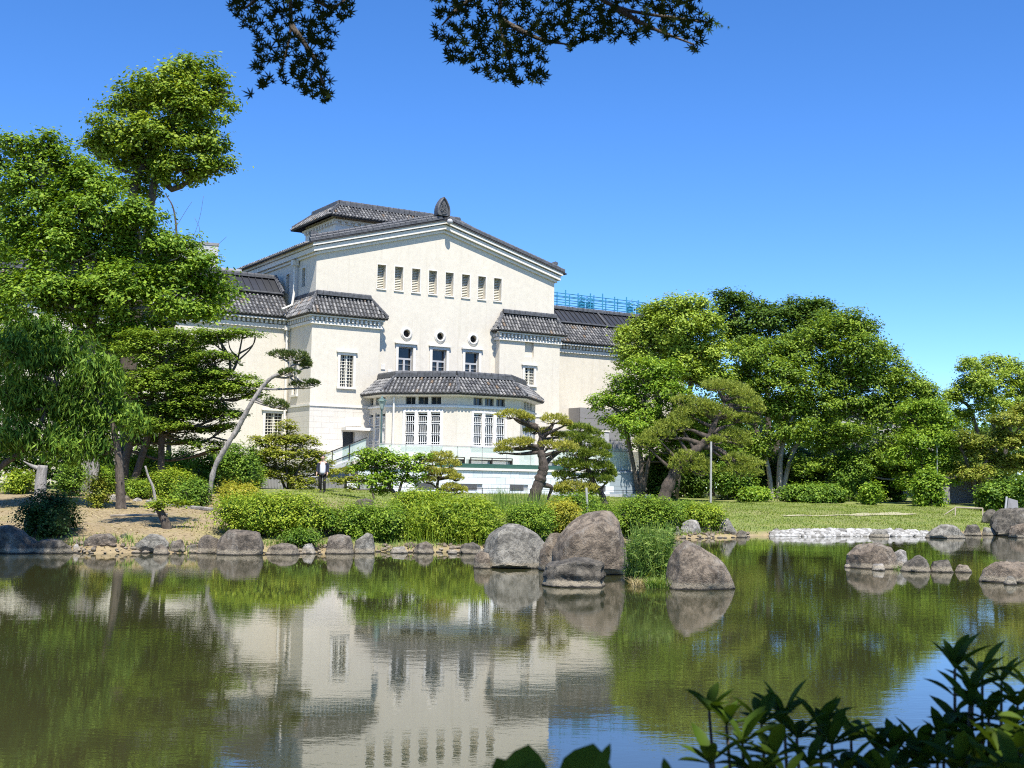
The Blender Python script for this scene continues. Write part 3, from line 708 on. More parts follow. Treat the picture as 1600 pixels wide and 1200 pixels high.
# long wings
def wing(ua, ub, vf, name_seed, left):
    Wf = Wall(B(0, vf, 0), U, -Vv); wn_ = []
    lo = [(-11.25, -10.1, 3.6, 6.4)] if left else []
    Wf.panel('wing_wall', ua, ub, 1.2, 12.7, lo, .3, M['stucco'])
    for h in lo: Wf.window(h, 'lattice', .22)
    g = G(); Wf.box(g, ua, ub, 12.0, 12.25, .002, .16); g.build('cornice_band', M['trim'], mus)
    g = G(); a = ua
    while a < ub: Wf.box(g, a, a + .15, 12.3, 12.5, .002, .26); a += .31
    tag(g.build('dentil_course', M['trim'], mus), kind='stuff')
    g = G(); Wf.box(g, ua, ub, 12.54, 12.64, .002, .42); g.build('soffit', M['trim'], mus)
    ev = vf - .5; vb, vr = vf + 1.2, vf + 2.75; ze, zb, zr = 12.75, 14.28, 15.6
    E0, E1, K0, K1 = B(ua, ev, ze), B(ub, ev, ze), B(ua, vb, zb), B(ub, vb, zb)
    R0, R1 = B(ua, vr, zr), B(ub, vr, zr)
    g = G(); roof_plane(g, E0, E1, K1, K0, .12); roof_plane(g, R0, R1, R1 + Vv * 9, R0 + Vv * 9, .15); f = g.build('wing_roof', M['under'], mus)
    g = G(); lift = ZZ * .03; tiles(g, E0 + lift, E1 + lift, K0 + lift, K1 + lift, .27, .36); tag(g.build('roof_tile', M['tile'], f), kind='stuff')
    g = G(); roof_plane(g, K0 + ZZ * .14, K1 + ZZ * .14, R1 + ZZ * .1, R0 + ZZ * .1, .1)
    d = (R0 - K0); nn = unit(np.cross(U, d)); nn = nn if nn[2] > 0 else -nn
    a = ua
    while a < ub - .1: g.box(K0 + ZZ * .15 + U * (a - ua), U * .05, d, nn * .055); a += .47
    a = ua + 1.0
    g.build('metal_roof', M['metal_roof'], mus)
    g = G(); ridge_line(g, R0 + ZZ * .12, R1 + ZZ * .12, .3, .16, .5); ridge_line(g, K0 + ZZ * .2, K1 + ZZ * .2, .12, .05, .9)
    k = (K1 if left else K0); r_ = (R1 if left else R0)
    ridge_line(g, k + ZZ * .24, r_ + ZZ * .24, .2, .14, .4)
    a = ua + (3.9 if left else 3.4)
    while a < ub - 1: ridge_line(g, K0 + ZZ * .24 + U * (a - ua), R0 + ZZ * .2 + U * (a - ua), .1, .06, 1.2); a += 4.6
    tag(g.build('ridge_cap', M['ridge'], f), kind='stuff')
    g = G(); g.bb(ua, ub, vf + 6, vf + 10, 1.2, 15.4); g.build('wing_rear', M['stucco'], mus)
wing(-32, -9.8, 3.3, 1, True); wing(9.24, 24, 3.3, 2, False)
g = G(); u, v = UL - .28, 3.0                                  # rainwater pipe with hopper
g.tube([B(u, 3.0, 16.3), B(u, 3.0, 14.4), B(u - .15, 2.9, 13.6), B(-10.6, 2.6, 13.2)], .08, 7); g.bb(u - .2, u + .2, 2.8, 3.2, 16.25, 16.6)
g.tube([B(-10.02, 3.05, 12.0), B(-10.02, 3.05, 1.5)], .08, 7); g.bb(-10.2, -9.85, 2.9, 3.25, 11.9, 12.2); g.build('downpipe', M['trim'], mus)
g = G(); g.bb(-13.5, -12.0, 6.6, 8, 15.6, 16.25); g.bb(-11.6, -10.8, 6.6, 8, 15.6, 16.1); g.build('roof_vent', M['grey_light'], mus)

# projecting bay
PB = [(-5.7, -.0), (-5.7, -3.2), (-2.4, -6.5), (2.25, -6.5), (5.55, -3.2), (5.55, 0)]
def off(poly, d):                      # offset the open polyline outwards (away from the building)
    out = []
    for i, p in enumerate(poly):
        p = np.array(p, float); ns = []
        for a, b in ((i - 1, i), (i, i + 1)):
            if 0 <= a and b < len(poly):
                e = np.array(poly[b], float) - np.array(poly[a], float); e /= np.linalg.norm(e); ns.append(np.array([e[1], -e[0]]))
        if len(ns) == 1: out.append(p + ns[0] * d)
        else: k = ns[0] + ns[1]; out.append(p + k * (2 * d / (k @ k)))
    return out
for k in range(5):
    a, b = np.array(PB[k]), np.array(PB[k + 1]); L = np.linalg.norm(b - a); e = (b - a) / L
    d3 = U * e[0] + Vv * e[1]; n3 = U * e[1] - Vv * e[0]
    if n3 @ (B(0, -3, 0) - B(a[0], a[1], 0)) > 0: n3 = -n3
    Wb = Wall(B(a[0], a[1], 0), d3, n3); tallw, sm = [], []
    if k in (1, 2, 3):
        c = L / 2 + (.1 if k == 1 else 0)
        for j in (-1, 0, 1):
            x = c + j * .84; tallw.append((x - .30, x + .30, 4.42, 6.42)); sm.append((x - .33, x + .33, 6.95, 7.42))
    if k == 0:
        for x in (1.0, 1.95, 2.75): tallw.append((x - .32, x + .32, 3.6, 6.42)); sm.append((x - .3, x + .3, 6.95, 7.42))
    Wb.panel('bay_wall', 0, L, 1.3, 7.7, tallw + sm, .28, M['stucco'])
    for h in tallw: Wb.window(h, 'bay', .2)
    for h in sm: Wb.window(h, 'slit', .22)
    g = G(); Wb.box(g, -.03, L + .03, 6.74, 6.86, .003, .09); g.build('bay_ledge', M['white_trim'], mus); g = G()
    if tallw:
        A0, A1 = tallw[0][0] - .17, tallw[-1][1] + .17; zz0 = tallw[0][2]
        Wb.box(g, A0 - .03, A1 + .03, zz0 - .14, zz0, .003, .16)
        if k: 
            Wb.box(g, A0, A0 + .16, zz0, 6.46, .003, .06); Wb.box(g, A1 - .16, A1, zz0, 6.46, .003, .06); Wb.box(g, A0, A1, 6.46, 6.58, .003, .06)
            for j in (0, 1): x = (tallw[j][1] + tallw[j + 1][0]) / 2; Wb.box(g, x - .11, x + .11, zz0, 6.46, .003, .05)
        g.build('window_surround', M['white_trim'], mus)
E_ = off(PB, .55); R_ = off(PB, -.72); ze, zr = 7.6, 8.72
g = G(); t = G(); q = G(); lift = ZZ * .03
for k in range(5):
    a, b, c_, d_ = B(*E_[k], ze), B(*E_[k + 1], ze), B(*R_[k + 1], zr), B(*R_[k], zr)
    roof_plane(g, a, b, c_, d_, .1); tiles(t, a + lift, b + lift, d_ + lift, c_ + lift, .25, .32); ridge_line(q, d_, c_, .3, .26, .5)
    if 0 < k < 5: ridge_line(q, a + (d_ - a) * .05 + ZZ * .05, d_ + ZZ * .03, .14, .07, .3)
g.poly([B(*x, zr + .05) for x in R_]); f = g.build('bay_roof', M['under'], mus)
tag(t.build('roof_tile', M['tile'], f), kind='stuff'); tag(q.build('ridge_cap', M['ridge'], f), kind='stuff')
g = G(); so_ = off(PB, .45); si_ = off(PB, .004)
for k in range(5): 
    g.prism([B(*so_[k], 7.5), B(*so_[k + 1], 7.5), B(*si_[k + 1], 7.42), B(*si_[k], 7.42)], ZZ * .05)
g.build('soffit', M['trim'], mus)
g = G(); g.tube([B(-5.45, -3.75, 7.4), B(-5.45, -3.75, 3.0)], .06, 7); g.build('downpipe', M['trim'], mus)

# ------------------------------------------------------------------ terrace, rails, ramp, annex
ter = thing('terrace', B(0, -9, 1.3), 'white stone block terrace wall with grilles below the bay of the museum', 'terrace')
g = G(); g.bb(-10.25, 10.25, -8.95, -.62, .9, 2.86); g.build('core', M['grey_light'], ter)
hb, wbk, z0 = .40, .66, 1.2
bl = G(); bl.box([.006, 0, .006], [wbk - .012, 0, 0], [0, .1, 0], [0, 0, hb - .012]); bme = None
rr = np.random.default_rng(11)
gr_u = [(-6.35, -5.25), (-3.47, -2.35), (-.05, 1.0), (3.2, 4.3), (6.2, 7.2)]
for row in range(4):
    a = -10.25 - (row % 2) * wbk / 2
    while a < 10.2:
        u0 = max(a, -10.25); u1 = min(a + wbk, 10.25); z = z0 + row * hb
        cut = row == 1 and any(g0 - .2 < (u0 + u1) / 2 < g1 + .2 for g0, g1 in gr_u)
        if u1 - u0 > .1 and not cut:
            pr = rr.uniform(0, .012); dark = u0 > 7.55  # right end of the wall is coloured as if shaded
            if abs(u1 - u0 - wbk) < 1e-6:
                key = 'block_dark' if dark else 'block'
                me = bpy.data.meshes.get(key)
                if me is None:
                    gg = G(); gg.box([.006, -.1, .006], [wbk - .012, 0, 0], [0, .15, 0], [0, 0, hb - .012])
                    me = raw_mesh(key, np.vstack(gg.v), [np.vstack(x) for x in gg.f.values()]); me.materials.append(M['shaded_stone'] if dark else M['marble'])
                o = bpy.data.objects.new('stone_block', me); link(o, ter, ORG[ter.name]); o.location = B(u0, -8.95 - pr, z) - ORG[ter.name]; o.rotation_euler = (0, 0, AF)
            else:
                gg = G(); gg.bb(u0 + .006, u1 - .006, -9.05 - pr, -8.9, z + .006, z + hb - .006); gg.build('stone_block', M['shaded_stone'] if dark else M['marble'], ter)
        a += wbk
for g0, g1 in gr_u:
    g = G(); g.bb(g0, g1, -9.0, -8.96, 1.66, 2.0)
    for k in range(9): g.bb(g0, g1, -9.06, -9.0, 1.68 + k * .036, 1.69 + k * .036)
    g.build('vent_grille', M['grey_panel'], ter)
g = G(); g.bb(-10.4, 7.6, -9.16, -8.6, 2.82, 2.96); g.build('coping', M['trim'], ter)
g = G(); g.bb(7.6, 10.3, -9.1, -8.6, 2.82, 2.92); g.build('coping', M['shaded_stone'], ter)
g = G(); g.bb(-5.2, 4.4, -8.98, -8.85, 2.96, 3.22); g.build('parapet', M['green_parapet'], ter)
g = G(); g.bb(-10.25, 10.25, -8.8, -.65, 2.87, 3.0); g.build('paving', M['grey_light'], ter)
g = G(); g.bb(-10.6, 10.6, -9.5, -9.16, 1.2, 1.48); g.build('plinth', M['grey_light'], ter)
bal = thing('glass_balustrade', B(0, -8.5, 3), 'pale green glass balustrade along the terrace in front of the bay', 'balustrade')
for k in range(11):
    u0 = -8.7 + k * 1.75; g = G(); g.bb(u0 + .02, u0 + 1.73, -8.5, -8.485, 3.05, 4.22); g.build('glass_panel', M['green_glass'], bal)
    g = G(); g.bb(u0 - .02, u0 + .02, -8.48, -8.44, 3.0, 4.28); g.build('post', M['pole_pale'], bal)
g = G(); g.bb(-8.7, 10.55, -8.52, -8.46, 4.24, 4.28); g.build('handrail', M['pole_pale'], bal)
sb = thing('stair_balustrade', B(-11, -9.2, 2), 'sloping green glass stair railing left of the terrace', 'balustrade')
for k in range(3):
    u0, u1 = -13.0 + k * 1.05, -13.0 + (k + 1) * 1.05 - .05; za, zb = 2.25 + .42 * k, 2.25 + .42 * (k + 1) - .02
    g = G(); g.prism([B(u0, -9.2, za), B(u1, -9.2, zb), B(u1, -9.2, zb + 1.0), B(u0, -9.2, za + 1.0)], Vv * .015); g.build('glass_panel', M['green_glass'], sb)
    g = G(); g.bb(u0 - .03, u0 + .01, -9.24, -9.2, za - .4, za + 1.05); g.build('post', M['iron'], sb)
for dz in (.45, 1.04):
    g = G(); g.tube([B(-13.05, -9.25, 2.25 + dz), B(-9.85, -9.25, 3.51 + dz)], .03, 6); g.build('handrail', M['iron'], sb)
ra = thing('stair_ramp', B(-13, -10, 1.4), 'pale sloping stair wall rising behind the person to the terrace', 'stair')
g = G(); g.prism([B(-15.2, -10, 1.52), B(-11.2, -10, 2.98), B(-11.2, -10, 3.24), B(-15.2, -10, 1.78)], Vv * .35); g.build('coping', M['grey_light'], ra)
g = G()
for k in range(12): u = -15 + k * .34; g.bb(u, u + .34, -9.6, -8.3, 1.3, 1.62 + k * .124)
g.build('step', M['grey_panel'], ra)
rw = thing('retaining_wall', B(-16.2, -10, 1.4), 'grey concrete retaining wall with a light coping left of the stair', 'wall')
g = G(); g.bb(-17.4, -15.4, -10, -8.6, 1.1, 2.72); g.build('wall_body', M['grey_panel'], rw); g = G(); g.bb(-17.5, -15.3, -10.1, -8.5, 2.72, 2.88); g.build('coping', M['grey_light'], rw)
gf = thing('panel_fence', B(-12.5, -9.9, 1.4), 'low fence of grey vertical slats under the stair wall', 'fence')
g = G()
for k in range(78):
    u = -16.6 + k * .085
    if not -11.55 < u < -10.85: g.bb(u, u + .06, -10.3, -10.27, 1.42, 2.2)
tag(g.build('slat', M['grey_panel'], gf), kind='stuff')
g = G(); g.bb(-16.7, -11.56, -10.26, -10.24, 1.95, 2.02); g.bb(-10.8, -9.9, -10.26, -10.24, 1.95, 2.02); g.build('rail', M['grey_panel'], gf)
for u in (-16.6, -14.9, -13.2, -11.62, -10.8, -10.0): g = G(); g.bb(u - .05, u + .05, -10.42, -10.32, 1.35, 2.35); g.build('post', M['iron'], gf)
g = G(); g.bb(-11.52, -10.88, -10.34, -10.28, 1.45, 2.28); dr = g.build('gate', M['white_trim'], gf)
g = G(); g.bb(-11.44, -11.40, -10.38, -10.34, 1.8, 1.9); g.build('gate_handle', M['iron'], dr)
lr = thing('lawn_rail', B(0, -10, 1.4), 'thin low rail on short posts along the foot of the terrace wall', 'railing')
for u in np.arange(-8.8, 10, 2.1): g = G(); g.tube([B(u, -9.9, 1.2), B(u, -9.9, 1.78)], .025, 5); g.build('post', M['iron'], lr)
g = G(); g.tube([B(-8.8, -9.9, 1.74), B(9.8, -9.9, 1.74)], .015, 5); g.build('rail', M['iron'], lr)
for k, (u0, u1, lb) in enumerate(((-4.4, -3.05, 'short dark bench frame at the left end of the green parapet'), (-2.67, .35, 'long dark bench on the terrace behind the green parapet'), (2.9, 4.3, 'dark bench on the terrace behind the pine trunk'))):
    t = thing('bench', B((u0 + u1) / 2, -8.2, 3.0), lb, 'bench', 'terrace benches')
    g = G(); g.bb(u0, u1, -8.65, -8.2, 3.42, 3.48); g.build('seat', M['bench'], t)
    g = G(); g.bb(u0, u1, -8.68, -8.66, 3.56, 3.61); g.build('backrest', M['bench'], t)
    for u in (u0, (u0 + u1) / 2, u1 - .06): g = G(); g.bb(u, u + .06, -8.68, -8.2, 3.0, 3.42); g.bb(u, u + .06, -8.72, -8.68, 3.0, 3.6); g.build('leg', M['bench'], t)
an = thing('annex_block', B(14, 3, 1.3), 'tall plain grey panelled block in front of the right wing wall', 'building')
g = G(); g.bb(12.75, 17.5, 1.8, 3.28, 1.2, 7.8); g.build('wall_body', M['grey_panel'], an)
for k in range(8): g = G(); g.bb(12.73, 17.5, 1.74, 1.797, 1.5 + k * .79, 2.27 + k * .79); g.build('wall_panel', M['grey_panel'], an)
ab = thing('annex_box', B(10.5, -2.5, 1.3), 'low pale grey box building below the tall grey block', 'building')
g = G(); g.bb(9.3, 11.9, -3, .5, 1.2, 5.8); g.build('wall_body', M['grey_light'], ab); g = G(); g.bb(9.25, 11.95, -3.05, .5, 5.8, 5.92); g.build('coping', M['trim'], ab)
for k in range(5): g = G(); g.bb(9.32, 11.88, -3.04, -3.003, 1.6 + k * .82, 2.38 + k * .82); g.build('wall_panel', M['grey_light'], ab)
ms = thing('mesh_screen', B(9, -7.5, 3), 'dark green screen panel at the right end of the terrace', 'screen')
for k in range(2): g = G(); g.bb(7.9 + k * 1.1, 8.97 + k * 1.1, -7.5, -7.46, 3.0, 4.5); g.build('screen_panel', M['green_glass'], ms)
g = G(); g.bb(7.85, 10.2, -7.45, -7.3, 3.0, 3.5); g.build('base_panel', M['green_parapet'], ms)

# scaffolding over the right wing's ridge
sf = thing('scaffolding', B(14, 6.5, 15.6), 'blue tube scaffolding along the ridge of the right wing', 'scaffolding')
for vv in (6.3, 7.5):
    for u in np.arange(9.6, 22, 1.2): g = G(); g.tube([B(u, vv, 15.45), B(u, vv, 17.15 + .25 * ((u * 7) % 1))], .05, 5); g.build('upright', M['scaffold'], sf)
    for z in (15.95, 16.35, 16.75, 17.05): g = G(); g.tube([B(9.4, vv, z), B(22.2, vv, z)], .034, 5); g.build('rail', M['scaffold'], sf)
for u in (9.6, 11.2, 15.6, 16.4, 20.4, 21.4):
    g = G(); 
    for z in np.arange(15.5, 17, .25): g.tube([B(u, 6.3, z), B(u + .7, 6.3, z + .22)], .03, 5); g.tube([B(u + .7, 6.3, z), B(u, 6.3, z + .22)], .03, 5)
    g.bb(u + .02, u + .68, 6.33, 6.36, 14.7, 16.6); g.build('brace', M['scaffold'], sf)

# lamps
def lantern(px, py_top, Y, zb, lab):
    p = at(px, py_top, Y); t = thing('lantern_lamp', (p[0], p[1], zb), lab, 'street lamp'); H = p[2] - zb
    q = np.array([p[0], p[1], zb])
    g = G(); g.lathe(q, [(.12, 0), (.12, .25), (.06, .35), (.05, H - .75), (.1, H - .72), (.1, H - .66)], 8); g.build('pole', M['lamp_metal'], t)
    g = G(); g.lathe(q, [(.10, H - .66), (.24, H - .22), (.24, H - .2)], 6); g.build('lamp_glass', M['lamp_glass'], t)
    g = G(); g.lathe(q, [(.30, H - .2), (.28, H - .16), (.08, H - .02), (.03, H + .1)], 6); g.build('lamp_cap', M['lamp_metal'], t)
p = B(-8.3, -8.0, 0); lantern(597, 621, p[1], 3.0, 'green lantern on a slim post by the bay left corner')
p = ground(1465, 785, 88)
t = thing('street_lamp', p, 'slim park lamp post standing before the trees at right', 'street lamp')
g = G(); g.tube([p, p + ZZ * 4.0], [.06, .045], 7); g.build('pole', M['pole_pale'], t)
g = G(); g.lathe(p, [(.08, 4.0), (.2, 4.08), (.2, 4.3), (.06, 4.36)], 8); g.build('lamp_head', M['lamp_metal'], t)
# far buildings
p = at(312, 420, 118); t = thing('far_building', (p[0], p[1], 1), 'plain grey flat roofed building seen above the left tree', 'building')
g = G(); g.wb((p[0] - 1.0, p[1], 1), 4.6, 6, at(312, 390, 118)[2] - 1, .35); g.build('wall_body', M['grey_light'], t)
g = G(); g.wb((p[0] - 1.0, p[1], at(312, 390, 118)[2] + .004), 4.75, 6.1, .25, .35); g.build('parapet', M['grey_panel'], t)
p = at(1372, 655, 125); t = thing('far_building', (p[0], p[1], 1), 'pale grey building just glimpsed through the large right tree', 'building')
g = G(); g.wb((p[0], p[1], 1), 9, 6, 9.2); g.build('wall_body', M['grey_light'], t); g = G(); g.wb((p[0], p[1], 10.2), 9.3, 6.3, .3); g.build('roof', M['grey_panel'], t)
p = ground(1503, 785, 93); t = thing('shed', p, 'small dark open shed under the trees at far right', 'shed')
g = G(); w = 2.5
g.wb(p + np.array([-w / 2 - .3, 0, 0]), .5, 2.4, 1.75); g.wb(p + np.array([w / 2 + .2, 0, 0]), .15, 2.4, 1.75); g.wb(p + np.array([0, 1.1, 0]), w, .15, 1.75); g.build('wall_body', M['grey_panel'], t)
g = G(); g.prism([p + np.array([-w / 2 - .8, -1.5, 1.76]), p + np.array([w / 2 + .5, -1.5, 1.76]), p + np.array([w / 2 + .5, 1.4, 2.1]), p + np.array([-w / 2 - .8, 1.4, 2.1])], ZZ * .1); g.build('roof', M['bench'], t)
p = ground(1516, 792, 72); t = thing('barrier', p, 'low pale wooden trestle barrier on the lawn before the shed', 'barrier')
q0, q1 = p + np.array([-.85, 0, .48]), p + np.array([.75, .1, .44]); g = G(); g.tube([q0, q1], .045, 6); g.build('rail', M['wood'], t)
for q in (q0, q1):
    for s_ in (-1, 1): g = G(); g.tube([q, np.array([q[0] + .12 * s_ , q[1] + .3 * s_, tz(q[0], q[1]) - .03])], .035, 5); g.build('leg', M['wood'], t)
g = G(); g.tube([q0 + [.02, 0, 0], p + np.array([-1.6, -.1, .0])], .035, 5); g.build('brace', M['wood'], t)

# ------------------------------------------------------------------ rocks
def icos(n=4):
    import bmesh
    bm = bmesh.new(); bmesh.ops.create_icosphere(bm, subdivisions=n, radius=1); bm.verts.ensure_lookup_table()
    V = np.array([v.co[:] for v in bm.verts]); Fc = np.array([[v.index for v in f.verts] for f in bm.faces]); bm.free(); return V, Fc
ICO = {k: icos(k) for k in (2, 3, 4, 5)}
def rock(pts, Y, label, m='rock_brown', seed=0, dep=.75, tilt=.35, rough=.06, group='rocks along the pond shore', sub=4, name='rock', cat='rock', top=None, layered=0):
    """boulder whose silhouette follows the picture outline pts, with its own depth, facets and broken surface"""
    if group == 'rocks along the left shore' and seed < 48: yb_ = max(y for x, y in pts); pts = [(x, yb_ - (yb_ - y) * .84) for x, y in pts]
    W3 = np.array([at(x, y, Y) for x, y in pts]); zlo = W3[:, 2].min(); low = W3[:, 2] < zlo + .14 * np.ptp(W3[:, 2])
    W3[low, 2] = min(zlo, max(tz(W3[:, 0].mean(), Y), -.1) - .07); cx, cz = (W3[:, 0].min() + W3[:, 0].max()) / 2, (W3[:, 2].min() + W3[:, 2].max()) / 2
    hw, hh = np.ptp(W3[:, 0]) / 2, np.ptp(W3[:, 2]) / 2
    r = np.random.default_rng(seed + 77); P2 = np.stack([W3[:, 0] - cx, W3[:, 2] - cz], 1); n = len(P2)
    area = .5 * sum(P2[i, 0] * P2[(i + 1) % n, 1] - P2[(i + 1) % n, 0] * P2[i, 1] for i in range(n)); sg = 1 if area > 0 else -1
    planes = []; D = max(.06, dep * min(hw, max(hh, .4 * hw) * 1.6))
    for i in range(n):
        a, b = P2[i], P2[(i + 1) % n]; e = b - a; L = np.hypot(*e)
        if L < 1e-4: continue
        nn = np.array([e[1], -e[0]]) / L * sg; h = nn @ a
        if h <= .02: h = .02
        for ty in (-tilt * r.uniform(.5, 1.6), tilt * r.uniform(.5, 1.6)):
            v = np.array([nn[0], ty, nn[1]]); l = np.linalg.norm(v); planes.append((v / l, h / l * (1 + abs(ty) * .25)))
    for q in range(5):
        v = unit(np.array([r.uniform(-.6, .6), -1, r.uniform(-.1, .38)])); planes.append((v, D * r.uniform(.85, 1.15)))
        v = unit(np.array([r.uniform(-.6, .6), 1, r.uniform(-.1, .5)])); planes.append((v, D * r.uniform(.85, 1.15)))
    V, Fc = ICO[sub]; sc = min(hw, hh)
    def hull(pl, k):
        NV = np.array([p_[0] for p_ in pl]); H = np.array([p_[1] for p_ in pl])
        inv = np.maximum(V @ NV.T, 1e-3) / H; mx_ = inv.max(1, keepdims=True)
        return V / (mx_ * np.sum((inv / mx_) ** k, 1, keepdims=True) ** (1 / k))
    X = hull(planes, 40.)
    for q in range(11):                                    # broken facets knocked off the body
        v = rnd(r, 1)[0]; v[1] -= .5; v[2] *= .7; v = v / np.linalg.norm(v); planes.append((v, float((X @ v).max()) * r.uniform(.76, .93)))
    X = hull(planes, 90.)
    rg2 = 1 - 2 * np.abs(vnoise(X / max(sc, .1) * 1.5, seed + 9, 3))
    X = X + V * (sc * rough * (.35 * vnoise(X / max(sc, .1) * 1.6, seed, 4) + .5 * rg2 + .55 * vnoise(X / max(sc, .1) * 5., seed + 3, 4))[:, None])
    if layered: X[:, 1] *= 1 + layered * .5 * np.sin(X[:, 2] / max(hh, .01) * 9 + X[:, 0] * 2)[:]; X[:, 0] *= 1 + layered * .25 * np.sin(X[:, 2] / max(hh, .01) * 11 + 1)
    bz = cz - hh; org = (cx, Y + D * .5, bz)
    o = mk(name, X + np.array([cx, Y + D * .5, cz]), [Fc], M[m], None, org, smooth=True)
    try: o.data.set_sharp_from_angle(angle=rad(24))
    except Exception: pass
    return tag(o, label, cat, group)
def Yw(py, px=800): return gz(px, py)[1]
rock([(868, 898), (869, 862), (880, 836), (903, 810), (922, 803), (966, 804), (979, 816), (988, 850), (991, 898)], 28.6, 'largest brown flat topped boulder standing in the pond', 'rock_brown', 1, .8, .3, .035, 'boulders in the pond', 5)
rock([(757, 890), (757, 850), (763, 832), (790, 820), (814, 823), (838, 836), (856, 858), (862, 890)], 30.4, 'grey speckled rounded boulder left of the largest boulder', 'rock_grey', 2, .8, .3, .04, 'boulders in the pond', 5)
rock([(739, 887), (742, 868), (752, 862), (764, 866), (768, 887)], 30.1, 'small square block touching the grey boulder on its left', 'rock_brown', 3, .8, .2, .03, 'boulders in the pond', 3)
rock([(842, 888), (848, 838), (862, 828), (878, 828), (894, 850), (896, 888)], 29.6, 'brown rock filling the gap between the two big boulders', 'rock_brown', 4, .6, .3, .05, 'boulders in the pond')
rock([(850, 920), (854, 888), (860, 876), (884, 872), (915, 873), (940, 879), (951, 888), (951, 920)], 25.1, 'dark layered slab rock in front of the largest boulder', 'rock_dark', 5, .9, .2, .05, 'boulders in the pond', 5, layered=.12)
rock([(1042, 926), (1047, 884), (1060, 860), (1076, 847), (1098, 857), (1130, 880), (1150, 906), (1154, 926)], 24.9, 'brown pyramid shaped boulder right of the reeds', 'rock_brown', 6, .8, .35, .035, 'boulders in the pond', 5)
rock([(1329, 892), (1331, 866), (1345, 852), (1378, 850), (1396, 858), (1408, 878), (1406, 892)], 32.4, 'tall dark faced rock of the islet at right', 'rock_brown', 7, .8, .3, .05, 'rocks of the right islet', 5)
rock([(1396, 886), (1398, 859), (1416, 856), (1421, 886)], 33.2, 'pale upright block behind the tall islet rock', 'rock_pale', 8, .8, .2, .03, 'rocks of the right islet', 3)
rock([(1405, 897), (1420, 879), (1438, 869), (1452, 876), (1460, 897)], 31.4, 'jagged brown low rock in the middle of the right islet', 'rock_dark', 9, .8, .3, .08, 'rocks of the right islet')
rock([(1452, 897), (1462, 878), (1484, 876), (1497, 897)], 31.4, 'long low brown rock right of the jagged islet rock', 'rock_dark', 10, .8, .3, .08, 'rocks of the right islet')
rock([(1490, 896), (1500, 883), (1514, 884), (1527, 896)], 31.4, 'smallest low rock at the right tip of the islet', 'rock_brown', 11, .8, .3, .06, 'rocks of the right islet', 3)
rock([(1318, 890), (1322, 881), (1332, 881), (1336, 890)], 32.6, 'flat white stone left of the tall islet rock', 'rock_pale', 12, .8, .2, .03, 'rocks of the right islet', 3)
rock([(1361, 894), (1367, 882), (1381, 881), (1390, 894)], 31.6, 'rounded white stone before the tall islet rock', 'rock_pale', 13, .8, .3, .03, 'rocks of the right islet', 3)
rock([(1536, 916), (1545, 890), (1562, 880), (1600, 878), (1640, 886), (1650, 916)], 28.1, 'broad low brown rock cut by the right edge of the photo', 'rock_brown', 14, .75, .3, .05, 'rocks by the right edge', 5)
rock([(1569, 914), (1573, 901), (1586, 900), (1593, 914)], 27.5, 'small grey stone in front of the broad right edge rock', 'rock_grey', 15, .8, .3, .04, 'rocks by the right edge', 3)
rock([(1357, 842), (1362, 831), (1374, 827), (1386, 829), (1393, 842)], 54.2, 'rounded grey rock in front of the white pebble shore', 'rock_grey', 16, .8)
rock([(1443, 844), (1455, 832), (1470, 820), (1490, 821), (1508, 832), (1511, 844)], 54, 'wide peaked grey rock at the right end of the pebble shore', 'rock_grey', 17, .8, .35, .07)
rock([(1506, 838), (1514, 820), (1530, 818), (1537, 838)], 58, 'dark rock right of the wide peaked grey rock', 'rock_dark', 18, .8)
rock([(1536, 838), (1540, 824), (1556, 826), (1562, 838)], 58.5, 'low grey stone between two dark rocks at far right', 'rock_grey', 19, .8, sub=3)
rock([(1556, 842), (1560, 806), (1572, 797), (1600, 795), (1640, 800), (1650, 842)], 58, 'big dark rough rock mass at the right edge of the far shore', 'rock_dark', 20, .8, .3, .08, sub=5)
rock([(1578, 842), (1584, 822), (1602, 818), (1620, 842)], 56, 'pale brown rock in front of the big dark rock mass', 'rock_brown', 21, .8)
rock([(1534, 807), (1542, 798), (1556, 797), (1566, 807)], 66, 'flat dark rock on the lawn behind the far right shore', 'rock_dark', 22, .8, sub=3)
rock([(1063, 842), (1068, 818), (1078, 813), (1092, 815), (1097, 842)], 50.5, 'tan upright shore rock below the rounded bush', 'rock_pale', 23, .8)
rock([(1092, 840), (1096, 822), (1110, 820), (1114, 840)], 51.2, 'low brown stone between the tan rock and the pointed rock', 'rock_brown', 24, .8, sub=3)
rock([(1116, 840), (1128, 812), (1138, 811), (1153, 834), (1154, 840)], 51.5, 'grey pointed shore rock under the rounded bush', 'rock_grey', 25, .7)
rock([(1150, 842), (1154, 830), (1166, 829), (1170, 842)], 51.2, 'small dark stone right of the pointed shore rock', 'rock_dark', 26, .8, sub=3)
rock([(1045, 842), (1049, 824), (1060, 822), (1066, 842)], 50, 'grey stone half hidden left of the tan shore rock', 'rock_grey', 27, .8, sub=3)
SL = 'rocks along the left shore'
rock([(127, 864), (131, 840), (145, 830), (168, 829), (180, 842), (181, 864)], 34.1, 'reddish brown rough rock on the left bank edge', 'rock_shore', 30, .8, .3, .09, SL)
rock([(203, 864), (212, 846), (234, 828), (250, 832), (262, 850), (264, 864)], 34.3, 'grey angular rock in the tree shade of the left bank', 'rock_grey', 31, .7, .3, .05, SL)
rock([(233, 868), (241, 852), (250, 847), (260, 856), (266, 868)], 33.6, 'small pointed tan stone in front of the grey angular rock', 'rock_shore', 32, .8, .3, .04, SL, 3)
rock([(259, 864), (268, 843), (282, 840), (292, 864)], 34.4, 'tan rock just right of the small pointed stone', 'rock_shore', 33, .8, .3, .06, SL)
